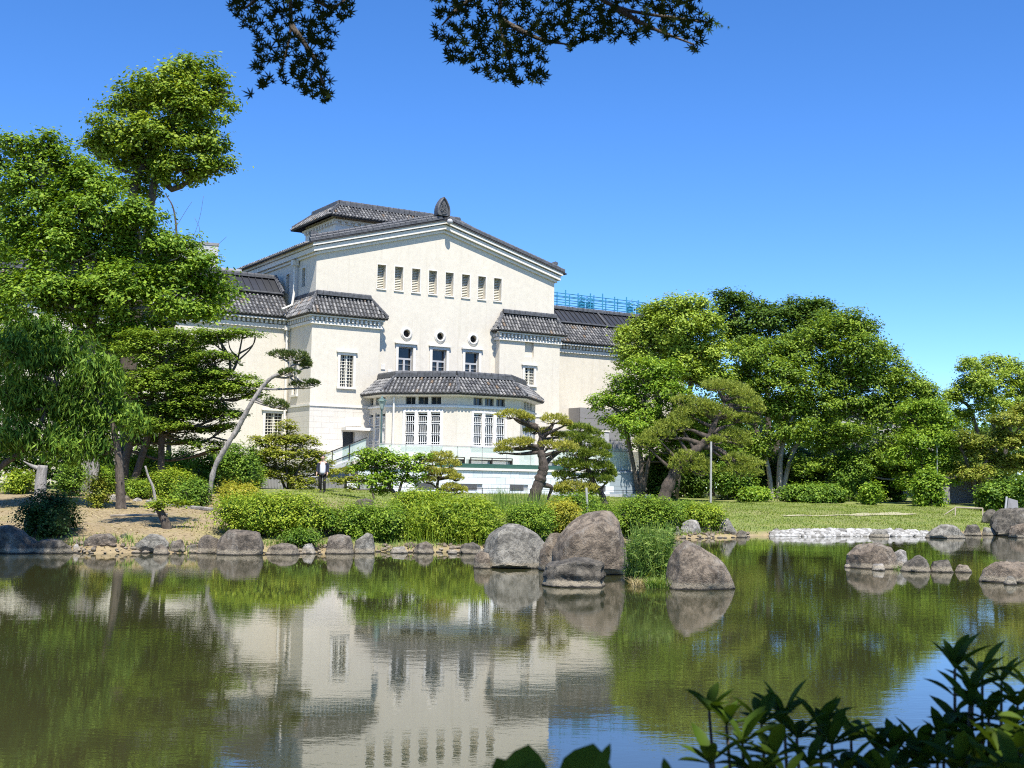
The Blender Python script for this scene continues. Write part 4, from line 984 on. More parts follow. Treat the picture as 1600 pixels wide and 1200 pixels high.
rock([(286, 864), (292, 850), (304, 848), (312, 864)], 34.5, 'little dark stone beside the largest left shore rock', 'rock_dark', 34, .8, .3, .06, SL, 3)
rock([(308, 866), (310, 836), (322, 831), (338, 838), (346, 866)], 34.4, 'brown overhanging rock joined to the largest left shore rock', 'rock_shore', 35, .8, .3, .05, SL)
rock([(336, 868), (340, 838), (356, 821), (382, 822), (401, 826), (410, 862), (411, 868)], 34.0, 'largest brown rock on the left shore with a pale streak', 'rock_shore', 36, .8, .3, .04, SL, 5)
rock([(411, 866), (420, 853), (440, 846), (460, 849), (472, 866)], 34.3, 'low rounded brown rock right of the largest shore rock', 'rock_shore', 37, .8, .3, .04, SL)
rock([(468, 864), (474, 848), (486, 846), (498, 864)], 35, 'pale tan stone under the clipped bushes', 'rock_pale', 38, .8, .3, .06, SL, 3)
rock([(507, 864), (512, 836), (528, 831), (546, 834), (553, 864)], 35.2, 'dark brown cube like rock at the water', 'rock_shore', 39, .8, .25, .05, SL)
rock([(550, 864), (556, 842), (572, 827), (582, 832), (586, 864)], 35.5, 'pointed grey rock leaning by the cube like rock', 'rock_grey', 40, .7, .3, .06, SL)
rock([(606, 866), (614, 853), (630, 850), (642, 866)], 35.9, 'flat pale stone below the middle bush', 'rock_pale', 41, .8, .3, .05, SL, 3)
rock([(644, 866), (650, 846), (664, 842), (676, 852), (679, 866)], 36, 'brown lumpy rock below the tall bright grass', 'rock_shore', 42, .8, .3, .08, SL)
rock([(696, 867), (702, 858), (712, 858), (717, 867)], 36, 'tiny white stone below the tall bright grass', 'rock_pale', 43, .8, .3, .04, SL, 3)
rock([(716, 866), (722, 848), (738, 845), (750, 852), (753, 866)], 36.3, 'dark rounded rock left of the grey speckled boulder', 'rock_dark', 44, .8, .3, .06, SL)
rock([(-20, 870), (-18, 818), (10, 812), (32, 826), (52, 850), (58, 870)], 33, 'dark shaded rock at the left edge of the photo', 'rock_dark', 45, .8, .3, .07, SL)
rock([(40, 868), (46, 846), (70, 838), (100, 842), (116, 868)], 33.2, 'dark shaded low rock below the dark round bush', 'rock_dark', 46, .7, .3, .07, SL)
rock([(112, 866), (114, 850), (120, 846), (128, 866)], 33.9, 'pale stone right of the dark round bush', 'rock_pale', 47, .8, .3, .05, SL, 3)
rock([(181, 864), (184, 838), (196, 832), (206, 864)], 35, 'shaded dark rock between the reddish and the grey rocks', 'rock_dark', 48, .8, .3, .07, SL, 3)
rock([(500, 822), (506, 812), (518, 811), (524, 822)], 40, 'grey stone on the bank above the cube like rock', 'rock_grey', 49, .8, .3, .05, SL, 3)
rock([(552, 790), (556, 782), (570, 779), (582, 782), (586, 790)], 50, 'dark round stone lying on the lawn behind the bushes', 'rock_dark', 50, .8, .3, .05, SL, 3)
for i, (x, y, w, h, Y, mt, lb) in enumerate((
    (176, 779, 18, 13, 46, 'rock_pale', 'pale flat stone at the left end of the heap on the bank'), (196, 780, 16, 12, 46.5, 'rock_shore', 'red brown stone of the heap on the bank'),
    (214, 783, 18, 11, 46, 'rock_pale', 'white stone in the middle of the heap on the bank'), (236, 784, 20, 13, 46.3, 'rock_grey', 'grey stone at the right end of the heap on the bank'))):
    rock([(x - w / 2, y + h / 2 + 3), (x - w / 2 + 2, y - 2), (x, y - h / 2), (x + w / 2 - 3, y - h / 4), (x + w / 2, y + h / 2 + 3)], Y, lb, mt, 60 + i, .8, .3, .06, 'stone heap on the left bank', 3)
# leaning slab at the far right
p0 = at(1566, 806, 62); p0[2] = tz(p0[0], p0[1]) - .05; a, b = at(1576, 778, 62), at(1588, 779, 62)
t = thing('leaning_slab', p0, 'grey stone slab with a leaning white post beside it on the far right shore', 'stone slab')
g = G(); g.prism([p0 + [.1, 0, 0], p0 + [.85, 0, 0], b + [.15, .2, -.1], a], np.array([0, .22, 0])); g.build('slab', M['grey_panel'], t)
g = G(); g.tube([p0 + [0, -.1, 0], at(1573, 776, 62)], .05, 6); g.build('post', M['grey_light'], t)
# pebbles
r = np.random.default_rng(8); g = G(); V2, F2 = ICO[2]
gd = G()
for k in range(2600):
    px = r.uniform(1205, 1450); 
    if k < 2000:
        b = gz(px, 836.5, .02); Ys = np.interp(b[0], _SX, _SY) + .35 * math.sin(b[0] * 1.3) + .18 * math.sin(b[0] * 3.1 + 1)
        y = Ys + r.uniform(-.5, 1.3 if 1225 < px < 1360 else 1.0) * math.sin((px - 1195) / 265 * math.pi) ** .5
        x = b[0] * y / b[1]; s = r.uniform(.05, .13) * (1 if r.random() > .07 else 1.5)
    else:
        x = r.uniform(-13, 10); y = np.interp(x, _SX, _SY) + .35 * math.sin(x * 1.3) + .18 * math.sin(x * 3.1 + 1) + r.uniform(-.35, .7); s = r.uniform(.03, .1)
    v = V2 * np.array([r.uniform(.8, 1.3), r.uniform(.7, 1.2), r.uniform(.45, .8)]) * s
    v = v * (1 + .12 * vnoise(V2 * 2, k, 1)[:, None]); a = r.uniform(0, 6.28); ca, sa = math.cos(a), math.sin(a)
    v = v @ np.array([[ca, sa, 0], [-sa, ca, 0], [0, 0, 1]]); (g if k < 2000 else gd).add(v + [x, y, max(terr(x, y), -.02) + s * .25], [F2])
m, nt, p = mat('pebble_stone'); gq = nt.nodes.new('ShaderNodeNewGeometry'); gq.name = 'GEO'
c = ramp(nt, gq.outputs['Random Per Island'], [(0, (.15, .14, .12)), (.4, (.30, .29, .26)), (1, (.46, .45, .42))]); nt.links.new(c, p.inputs['Base Color']); p.inputs['Roughness'].default_value = .8
tag(g.build('pebbles', m, smooth=True), 'white pebble beach along the far shore', 'pebbles', kind='stuff')
tag(gd.build('shore_gravel', M['rock_brown'], smooth=True), kind='stuff')

# ------------------------------------------------------------------ foliage builders
def blob_leaves(r, blobs, n, L, Wd, clump=.5, up=.55, fill=.35, flat=.6, droop=0., cl_n=None):
    """leaf blades gathered in clumps over the shells of ellipsoid blobs [(centre, rx, ry, rz)]"""
    vol = np.array([(b[1] * b[3] + b[1] * b[2] + b[2] * b[3]) for b in blobs]); cnt = np.maximum(1, (n * vol / vol.sum()).astype(int))
    Ps, Ns = [], []
    for (c, rx, ry, rz), k in zip(blobs, cnt):
        c = np.asarray(c); sc = (rx * ry * rz) ** (1 / 3); m_ = max(6, int((cl_n or 9) * (sc / clump) ** 2))
        d = rnd(r, m_); rr = np.where(r.random(m_) < fill, r.uniform(.15, .8, m_), r.uniform(.74, 1.13, m_))
        d[:, 2] = np.where((d[:, 2] < -.35) & (r.random(m_) < .55), -d[:, 2], d[:, 2])
        cc = c + d * rr[:, None] * [rx, ry, rz]; cs = clump * r.uniform(.35, 1.5, m_)
        w = cs ** 2; w /= w.sum(); which = r.choice(m_, k, p=w)
        e = r.normal(size=(k, 3)) * np.array([.5, .5, .5 * flat]); 
        P = cc[which] + e * cs[which][:, None]; P[:, 2] -= droop * np.abs(e[:, 0] ** 2 + e[:, 1] ** 2) * cs[which]
        nn = unit(rnd(r, k) * .62 + d[which] * .4 + unit(e) * .25 + np.array([0, 0, up * 1.35])); Ps.append(P); Ns.append(nn)
    P = np.vstack(Ps); Nn = np.vstack(Ns); n = len(P)
    sz = r.uniform(.55, 1.4, n); return P, Nn, L * sz, Wd * sz * r.uniform(.8, 1.15, n)
def pxblobs(bl, Y, r, dy=.75, spread=.5):
    out = []
    for b in bl:
        x, y, rx, ry = b[:4]; o_ = b[4] if len(b) > 4 else r.uniform(-spread, spread) * rx * mpp(Y)
        s = mpp(Y); out.append((at(x, y, Y + o_), rx * s, rx * s * dy, ry * s))
    return out
def trunk_path(pts, Y): return np.array([at(x, y, Y) for x, y in pts])
def limb(r, a, b, ra, rb, wob=.08, k=6):
    a, b = np.asarray(a, float), np.asarray(b, float); L = np.linalg.norm(b - a); mid = (a + b) / 2 + r.normal(size=3) * L * wob + np.array([0, 0, -.06 * L])
    P = spline([a, mid, b], k); g = G(); g.tube(P, np.linspace(ra, rb, len(P)), 6); return g, P
def tree(name, label, Y, bl, trunks, n, L, Wd, leaf, barkm='bark_brown', seed=0, clump=.5, up=.55, fill=.35, group=None, r0=.22, branches=True, droop=0., dy=.75, T=None, cat='tree', flat=.6, spread=.5, cl_n=None):
    r = np.random.default_rng(seed + 1000); blobs = pxblobs(bl, Y, r, dy, spread)
    tp = [trunk_path(q, Y) for q in trunks]
    base = tp[0][0].copy(); base[2] = tz(base[0], base[1]) - .1
    t = thing(name, base, label, cat, group); allp = []
    for k, q in enumerate(tp):
        q = q.copy(); q[0, 2] = tz(q[0, 0], q[0, 1]) - .15; P = spline(q, 6); R = np.linspace(r0 * (1 if k == 0 else .75), r0 * .38, len(P)); R[0] *= 1.35; R[1] *= 1.12
        P = P + r.normal(size=P.shape) * .02 * r0 * 4 * np.linspace(0, 1, len(P))[:, None]
        g = G(); g.tube(P, R, 9); tk = g.build('trunk', M[barkm], t, smooth=True); allp.append(P[len(P) // 3:])
    tr = tk; AP = np.vstack(allp)
    if branches:
        for (c, rx, ry, rz) in blobs:
            lo = AP[AP[:, 2] < c[2] + .3 * rz]; lo = lo if len(lo) else AP; j = np.argmin(np.linalg.norm(lo - c, axis=1)); a = lo[j]
            g, P = limb(r, a, c + np.array([0, 0, -.1 * rz]), r0 * .36, .03)
            for q in range(5):
                d = rnd(r, 1)[0]; d[2] = abs(d[2]) * .6; g2, _ = limb(r, P[len(P) // 2 + r.integers(0, len(P) // 2)], c + d * np.array([rx, ry, rz]) * .85, .045 * (r0 / .22) ** .5, .012, .1, 4)
                g.add(np.vstack(g2.v), [np.vstack(x) for x in g2.f.values()])
            g.build('branch', M[barkm], t, smooth=True)
    P, Nn, Ls, Ws_ = blob_leaves(r, blobs, n, L, Wd, clump, up, fill, flat, droop, cl_n)
    Tt = None if T is None else np.tile(np.array(T, float), (len(P), 1)) + r.normal(size=(len(P), 3)) * .4
    V, q = leafquads(P, Nn, Ls, Ws_, r, Tt)
    mk('crown', V, [q], M[leaf], t); return t
def bush(label, px, py_base, Y, w, h, n, leaf='leaf_azalea', seed=0, L=.07, Wd=.04, lumps=5, group='clipped bushes along the pond', name='clipped_bush', cat='bush', ry=None, zb=None, clump=.22, stems=True, up=.6, core=True):
    """mound of leaves over a dark solid core; px,py_base = foot centre in the picture, w,h in pixels"""
    r = np.random.default_rng(seed + 2000); s = mpp(Y); wr = w * s / 2; ry = ry or wr * .75; f0 = at(px, py_base, Y); c = at(px, py_base, Y + ry); c[1] = Y; wr *= (Y + ry) / Y; g0 = tz(c[0], Y); zt = at(px, py_base - h, Y + ry)[2]
    zb = f0[2] if zb is None else zb; zb = max(zb, g0 - .05); H = max(.25, zt - zb)
    bl = []
    for k in range(lumps):
        f = (k + .5) / lumps * 2 - 1 if lumps > 1 else 0
        bl.append((np.array([c[0] + f * wr * .68, c[1] + ry + r.uniform(-.3, .3) * ry, zb + H * .42 + r.uniform(-.06, .04) * H]), wr * (max(.36, .9 / lumps + .12) if lumps > 1 else 1.), ry * r.uniform(.75, 1), H * (.56 - .1 * abs(f)) * r.uniform(.9, 1.03)))
    t = thing(name, (c[0], c[1] + ry, g0), label, cat, group)
    g = G()
    for k in range(9):
        f = r.uniform(-.7, .7); a = np.array([c[0] + f * wr * .6, c[1] + ry + r.uniform(-.5, .5) * ry, 0]); a[2] = tz(a[0], a[1]) - .05; b = a + np.array([f * wr * .4, r.uniform(-.5, .5) * ry, 0]); b[2] = zb + H * .6
        g.tube(spline([a, (a + b) / 2 + rnd(r, 1)[0] * .06, b], 3), np.linspace(.03, .012, 7), 5)
    if stems: g.build('stem', M['twig'], t)
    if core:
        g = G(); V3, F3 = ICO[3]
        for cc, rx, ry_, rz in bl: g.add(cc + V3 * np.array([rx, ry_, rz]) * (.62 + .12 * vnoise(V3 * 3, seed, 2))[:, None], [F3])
        g.build('dark_core', M['leaf_azalea_dark'], t)  # dark core stands in for the shade inside the bush
    P, Nn, Ls, Ws_ = blob_leaves(r, bl, int(n * 2.1), L, Wd, clump, up, .12, .7, 0., 16)
    ok = P[:, 2] > terr(P[:, 0], P[:, 1]) + .03; V, q = leafquads(P[ok], Nn[ok], Ls[ok], Ws_[ok], r); mk('foliage', V, [q], M[leaf], t); return t
def needles(r, c, rx, ry, rz, n, L=.15, Wd=.022):
    """needle tufts on a flattened pad: fans of blades pointing up and outwards"""
    k = n // 7; d = rnd(r, k); d[:, 2] = np.where(r.random(k) < .8, np.abs(d[:, 2]), d[:, 2] * .6); rr = r.uniform(.7, 1.04, k)
    f = 1 + .22 * vnoise(d * 2.6 + c, int(abs(c[0] * 91)) % 999, 2); base = c + d * (rr * f)[:, None] * [rx, ry, rz]
    base = np.repeat(base, 7, 0); ax = np.repeat(unit(d * [.6, .6, .5] + [0, 0, .75]), 7, 0); T = unit(ax + r.normal(size=(k * 7, 3)) * .5)
    Ls = L * r.uniform(.6, 1.2, k * 7); P = base + T * Ls[:, None] * .5; Nn = unit(np.cross(T, rnd(r, k * 7)))
    return leafquads(P, Nn, Ls, Wd, r, T)
def pine(label, Y, trunk, pads, limbs, r0, leaf, n=2600, seed=0, group='pine trees', rt=.05, L=.16, name='pine_tree', barkm='bark_pine', ryf=.8, Wd=.024):
    r = np.random.default_rng(seed + 3000); P = trunk_path(trunk, Y); P[:, 1] += r.uniform(-.12, .12, len(P)) * np.linspace(0, 1, len(P)); base = P[0].copy(); base[2] = tz(base[0], base[1]) - .15; P[0] = base
    t = thing(name, base, label, 'pine tree', group); Q = spline(P, 6); R = np.linspace(r0, rt, len(Q)) * (1 + .08 * r.normal(size=len(Q))); R[0] *= 1.3
    g = G(); g.tube(Q, R, 10); g.build('trunk', M[barkm], t, smooth=True)
    for lm in limbs:
        q = trunk_path(lm, Y); q[:, 1] += np.linspace(0, r.uniform(-.5, .5), len(q)); q = spline(q, 5); g = G(); g.tube(q, np.linspace(r0 * .5, .025, len(q)), 7); g.build('branch', M[barkm], t, smooth=True)
    for pd in pads:
        x, y, rx, ry = pd[:4]; s = mpp(Y); c = at(x, y, Y + r.uniform(-.3, .3)); rz = max(ry * s, .1)
        g = G(); j = np.argmin(np.linalg.norm(Q - c, axis=1))
        for k in range(6):
            a = c + np.array([r.uniform(-.2, .2) * rx * s, 0, -.35 * rz]); b = c + rnd(r, 1)[0] * np.array([rx * s, rx * s * ryf, rz * .5]) * .85; g.tube(spline([a, (a + b) / 2 - [0, 0, .2 * rz], b], 3), np.linspace(.03, .01, 7), 5)
        if np.linalg.norm(Q[j] - c) < 3.2:
            a = Q[max(0, j - 2)]; b = c - [0, 0, .3 * rz]; g.tube(spline([a, (a + b) / 2 + rnd(r, 1)[0] * .08, b], 4), np.linspace(max(.03, r0 * .35), .025, 9), 6)
        g.build('branch', M[barkm], t, smooth=True)
        k = int(n * max(.35, (rx * ry) / 400) ** .8); V, q = needles(r, c, rx * s, rx * s * ryf, rz, k, L, Wd)
        mk('needle_pad', V, [q], M[pd[4] if len(pd) > 4 else leaf], t)
    return t
def blades(r, P, H, Wd, lean=.35):
    """upright grass blades, two quads each, bending over"""
    n = len(P); a = r.uniform(0, 6.28, n); o_ = np.stack([np.cos(a), np.sin(a), 0 * a], 1); sd_ = np.stack([-np.sin(a), np.cos(a), 0 * a], 1)
    H = H * r.uniform(.5, 1.15, n)[:, None]; ln = (lean * r.uniform(.2, 1.4, n))[:, None] * H; w = Wd / 2
    V = np.stack([P - sd_ * w, P + sd_ * w, P + o_ * ln * .35 + ZZ * H * .6 + sd_ * w * .8, P + o_ * ln * .35 + ZZ * H * .6 - sd_ * w * .8, P + o_ * ln + ZZ * H * .95], 1).reshape(-1, 3)
    b = np.arange(n)[:, None] * 5; return V, [b + [0, 1, 2, 3], b + [3, 2, 4]]

# ------------------------------------------------------------------ trees, left side
tree('camphor_tree', 'tallest tree at upper left with a light green crown leaning right', 60,
     [(306, 112, 30, 26), (335, 150, 30, 30), (255, 135, 50, 32), (215, 165, 42, 34), (300, 175, 55, 36), (178, 212, 46, 34), (150, 235, 28, 18), (255, 215, 62, 34), (320, 225, 38, 26), (340, 262, 24, 14), (285, 262, 55, 24), (225, 255, 48, 30), (215, 292, 28, 16)],
     [[(196, 772), (197, 600), (199, 420), (205, 320), (222, 262), (262, 205), (300, 130)], [(205, 320), (240, 292), (268, 296), (300, 282)]], 44000, 0.2, 0.11, 'leaf_camphor', 'bark_brown', 1, .5, r0=.3, group='tall trees on the left bank')
tree('broadleaf_tree', 'big bright green broadleaf tree filling the left of the photo', 54,
     [(18, 232, 26, 20), (62, 232, 30, 22), (95, 268, 50, 34), (30, 290, 34, 30), (140, 290, 52, 30), (70, 330, 60, 36), (150, 340, 66, 40), (215, 340, 40, 26), (30, 370, 50, 40), (110, 400, 80, 46), (205, 395, 66, 42), (262, 392, 48, 30), (295, 420, 52, 26), (330, 455, 36, 20), (265, 455, 62, 34), (180, 460, 70, 40), (85, 470, 70, 44), (20, 460, 40, 44), (300, 487, 50, 16), (50, 540, 60, 36), (200, 520, 50, 30)],
     [[(135, 780), (134, 640), (138, 560), (146, 490), (150, 430), (130, 340)], [(146, 490), (115, 410), (80, 330), (60, 260)], [(146, 500), (190, 450), (240, 420)]], 100000, 0.18, 0.1, 'leaf_canopy', 'bark_pale', 2, .48, r0=.34, group='tall trees on the left bank')
tree('dark_broadleaf_tree', 'dark deep green tree at the left edge behind the bright one', 60,
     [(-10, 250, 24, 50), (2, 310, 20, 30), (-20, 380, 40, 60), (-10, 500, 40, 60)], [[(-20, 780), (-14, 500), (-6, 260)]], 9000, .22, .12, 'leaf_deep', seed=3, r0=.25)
tree('maple_tree', 'shady layered maple with flat dark sprays behind the leaning pine', 51,
     [(335, 560, 40, 12), (372, 600, 46, 14), (388, 618, 26, 10), (330, 610, 56, 14), (290, 585, 56, 22), (250, 560, 50, 26), (225, 600, 46, 24), (300, 640, 60, 16), (350, 648, 34, 10), (240, 640, 50, 18), (290, 530, 50, 18), (340, 525, 34, 10), (380, 520, 30, 7), (215, 540, 40, 26), (270, 668, 50, 12), (320, 672, 32, 9), (180, 600, 30, 24), (170, 650, 30, 22), (230, 690, 36, 12), (300, 692, 34, 9), (355, 668, 26, 8), (260, 605, 54, 20), (310, 630, 44, 14), (225, 665, 44, 14), (330, 585, 40, 12), (290, 650, 40, 12), (345, 700, 22, 8)],
     [[(192, 775), (196, 720), (212, 670), (238, 620), (262, 560)], [(205, 690), (250, 640), (310, 600), (360, 585)], [(253, 700), (256, 640), (275, 580)]], 95000, 0.11, 0.07, 'leaf_mid', 'bark_brown', 4, .3, up=1.0, flat=.3, r0=.2, cl_n=12)
tree('drooping_leaf_tree', 'nearer tree at left with long drooping glossy dark green leaves', 42,
     [(30, 560, 50, 40), (95, 560, 50, 40), (150, 590, 44, 40), (40, 625, 56, 44), (110, 640, 56, 44), (165, 655, 40, 40), (20, 690, 44, 30), (90, 695, 50, 30), (150, 700, 36, 26), (205, 660, 22, 26), (60, 520, 44, 24)],
     [[(190, 790), (187, 745), (184, 705), (170, 650), (130, 600)], [(-30, 770), (-5, 735), (25, 712), (60, 670), (90, 600)]], 26000, 0.25, 0.055, 'leaf_weep', 'bark_brown', 5, .34, up=.15, flat=.9, droop=.3, r0=.17, T=(0, 0, -1), fill=.45)
tree('background_tree', 'dim evergreen mass behind the left trunks in front of the wing', 63,
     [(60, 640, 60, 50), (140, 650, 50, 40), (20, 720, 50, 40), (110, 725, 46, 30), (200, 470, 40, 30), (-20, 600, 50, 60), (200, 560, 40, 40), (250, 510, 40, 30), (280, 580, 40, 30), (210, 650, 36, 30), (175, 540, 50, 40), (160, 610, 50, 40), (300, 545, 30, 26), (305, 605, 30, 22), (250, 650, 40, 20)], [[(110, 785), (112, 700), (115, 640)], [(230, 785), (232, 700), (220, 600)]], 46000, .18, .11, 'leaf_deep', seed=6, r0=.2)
# cut stump and bare trunks
def bare_trunk(label, Y, pts, r0, r1, m='bark_pale', twigs=(), name='tree_trunk', cat='tree trunk'):
    r = np.random.default_rng(int(pts[0][0])); P = trunk_path(pts, Y); b = P[0].copy(); b[2] = tz(b[0], b[1]) - .1; P[0] = b
    t = thing(name, b, label, cat); Q = spline(P, 5); g = G(); R = np.linspace(r0, r1, len(Q)); R[0] *= 1.4; R[1] *= 1.15; g.tube(Q, R, 11); g.build('trunk', M[m], t, smooth=True)
    for k, tw in enumerate(twigs):
        q = spline(trunk_path(tw, Y), 4); g = G(); g.tube(q, np.linspace(max(.012, r1 * .6), .008, len(q)), 5); g.build('branch', M[m], t, smooth=True)
bare_trunk('pale cut off tree stump between the dark bush and the drooping tree', 40, [(62, 778), (64, 752), (67, 727)], .2, .15, twigs=[[(60, 732), (48, 727), (36, 720)]])
bare_trunk('pale grey trunk in the shade behind the left bank', 50, [(146, 782), (147, 740), (150, 700), (148, 640)], .2, .16)
bare_trunk('leafless dead tree with thin twigs above the left tree', 66, [(262, 775), (266, 600), (268, 480), (276, 390), (272, 330), (258, 302)], .14, .02, 'twig',
           [[(272, 360), (290, 330), (300, 315)], [(276, 372), (262, 345), (244, 335), (236, 322)], [(276, 390), (300, 372), (312, 340), (318, 306)], [(280, 420), (320, 400), (345, 378), (354, 370)], [(300, 380), (312, 360), (304, 340)], [(282, 410), (310, 385), (328, 380)]], 'dead_tree', 'dead tree')
bare_trunk('thin crooked dead branch standing over the left bank shrubs', 41, [(246, 792), (240, 765), (232, 745), (227, 728)], .05, .03, 'bark_pale', name='dead_branch', cat='branch')
p = at(12, 425, 50)
# unseen tree added beyond the left edge, crown placed to shade the left corner
r = np.random.default_rng(91); t = thing('shade_tree', (-17, 27.5, .3), 'unseen tall tree added beyond the left edge to shade the left corner', 'tree')
Q = spline([(-17, 27.5, -.2), (-16.6, 27.4, 6), (-15.2, 27.6, 11), (-13, 27.8, 14.2), (-10.5, 28.5, 15.8)], 6); Q2 = spline([(-15.6, 27.6, 10), (-15.4, 30, 14.5), (-14.4, 33, 17.6)], 6); g = G(); g.tube(Q, np.linspace(.34, .08, len(Q)), 9); g.build('trunk', M['bark_brown'], t, smooth=True); g = G(); g.tube(Q2, np.linspace(.18, .06, len(Q2)), 8); g.build('branch', M['bark_brown'], t, smooth=True)
P, Nn, Ls, Ws_ = blob_leaves(r, [(np.array(c_), a_, b_, h_) for c_, a_, b_, h_ in (((-14.2, 26.6, 15.2), 2.6, 1.9, 1.1), ((-11.9, 27.0, 15.4), 1.5, 1.5, 1.0), ((-9.4, 30.2, 16.3), .8, .8, .6), ((-8.5, 30.6, 16.5), .45, .6, .4), ((-16.5, 28.5, 15.5), 2., 2., 1.5), ((-14.9, 34.2, 18.2), 1.7, 1.5, .9), ((-12.4, 25.0, 15.2), 2.4, 1.3, .9))], 20000, .24, .14, .5)
V, q = leafquads(P, Nn, Ls, Ws_, r); mk('crown', V, [q], M['leaf_camphor'], t)
# ------------------------------------------------------------------ pines
PG = 'trained garden pines'
pine('pine with a long bare leaning trunk and small tufts near the top', 45, [(325, 762), (334, 735), (352, 700), (372, 668), (392, 632), (412, 602), (428, 588), (444, 583), (452, 573), (450, 562)],
     [(440, 556, 22, 8), (462, 560, 22, 11), (474, 568, 14, 8), (452, 584, 15, 7), (474, 603, 20, 8), (488, 600, 10, 5), (430, 633, 18, 9), (440, 637, 12, 6), (478, 573, 8, 6)],
     [[(428, 588), (446, 590), (460, 586)], [(408, 607), (430, 608), (455, 607), (472, 606)], [(396, 622), (408, 628), (420, 634)], [(444, 583), (456, 574), (462, 562)]], .1, 'needle_dark', 1700, 1, PG, .05, .13, barkm='bark_pale')
pine('twisted dark pine with golden cloud pads behind the boulders', 54, [(828, 792), (836, 772), (843, 752), (849, 732), (847, 714), (844, 698), (846, 684), (842, 672), (834, 662)],
     [(800, 650, 26, 9), (822, 655, 12, 7), (865, 658, 22, 10), (884, 663, 8, 5), (833, 675, 14, 8), (852, 676, 10, 6), (800, 697, 26, 10), (786, 706, 14, 7), (820, 692, 14, 8), (858, 698, 16, 9), (882, 701, 20, 11), (873, 682, 12, 6)],
     [[(846, 684), (855, 676), (862, 668), (866, 660)], [(844, 700), (832, 698), (815, 702), (800, 703)], [(848, 730), (858, 718), (872, 708), (880, 704)], [(840, 668), (826, 664), (812, 660), (803, 655)], [(843, 756), (852, 758), (862, 762), (858, 775), (852, 790)]], .3, 'needle_gold', 2600, 2, PG, .07, .15)
pine('dense dark green pine just right of the twisted pine', 58, [(950, 792), (940, 772), (928, 755), (918, 730), (910, 705), (905, 680)],
     [(905, 671, 20, 8), (925, 680, 18, 9), (896, 684, 22, 9), (915, 693, 30, 11), (938, 702, 16, 10), (900, 708, 26, 11), (928, 714, 30, 12), (890, 726, 24, 11), (915, 732, 32, 12), (944, 732, 14, 11), (882, 746, 20, 10), (930, 748, 24, 10), (946, 752, 12, 9), (898, 765, 36, 13, 'needle_gold'), (918, 770, 18, 8), (880, 768, 14, 8), (955, 742, 8, 8)],
     [[(918, 730), (900, 735), (885, 742)], [(928, 752), (905, 762), (893, 766)]], .16, 'needle_green', 3600, 3, PG, .06, .16)
pine('large spreading golden pine on the lawn in front of the right trees', 80, [(1035, 780), (1043, 762), (1053, 742), (1066, 724), (1082, 707), (1097, 695), (1108, 682), (1115, 665), (1120, 655), (1130, 640), (1133, 618)],
     [(1120, 604, 26, 11), (1140, 610, 31, 13), (1160, 618, 19, 10), (1170, 632, 24, 13), (1185, 642, 12, 9), (1075, 628, 26, 11), (1098, 634, 21, 9), (1082, 648, 31, 14), (1058, 655, 16, 9), (1112, 642, 26, 10), (1130, 650, 21, 10), (1155, 655, 26, 11), (1172, 660, 16, 8), (1050, 668, 26, 13), (1028, 682, 24, 13), (1010, 693, 19, 13), (1064, 664, 19, 10), (1072, 720, 26, 15), (1062, 732, 16, 13), (1090, 736, 26, 14), (1098, 728, 19, 11), (1150, 684, 24, 15), (1160, 694, 14, 10), (1150, 720, 21, 13), (1170, 728, 24, 13), (1155, 738, 28, 13), (1175, 740, 16, 10), (1118, 690, 16, 8)],
     [[(1108, 684), (1094, 678), (1078, 672), (1055, 672)], [(1097, 695), (1070, 686), (1040, 686)], [(1112, 676), (1130, 668), (1150, 662)], [(1100, 698), (1125, 702), (1145, 716)], [(1131, 640), (1145, 632), (1164, 636)], [(1080, 708), (1078, 720)]], .42, 'needle_olive', 2500, 4, PG, .08, .2, Wd=.034)
p = ground(1110.5, 780, 79); t = thing('support_pole', p, 'pale straight prop pole under the large golden pine', 'pole'); g = G(); g.tube([p - ZZ * .1, at(1111, 690, 79)], .07, 8); g.build('pole', M['pole_pale'], t)
p = ground(919, 800, 53); t = thing('support_pole', p, 'short pale prop stake under the dense green pine', 'pole'); g = G(); g.tube([p - ZZ * .1, at(916, 762, 53)], .05, 8); g.build('pole', M['pole_pale'], t)
pine('little golden pine on the mound before the terrace wall', 49, [(687, 796), (684, 776), (683, 760), (686, 745)],
     [(690, 716, 22, 9), (676, 724, 16, 8), (702, 728, 18, 9), (672, 738, 16, 8), (694, 742, 22, 9), (712, 748, 12, 7), (668, 752, 12, 7), (706, 764, 16, 9), (720, 768, 10, 7)], [[(684, 765), (696, 764), (708, 766)]], .11, 'needle_gold', 2300, 5, PG, .04, .13)
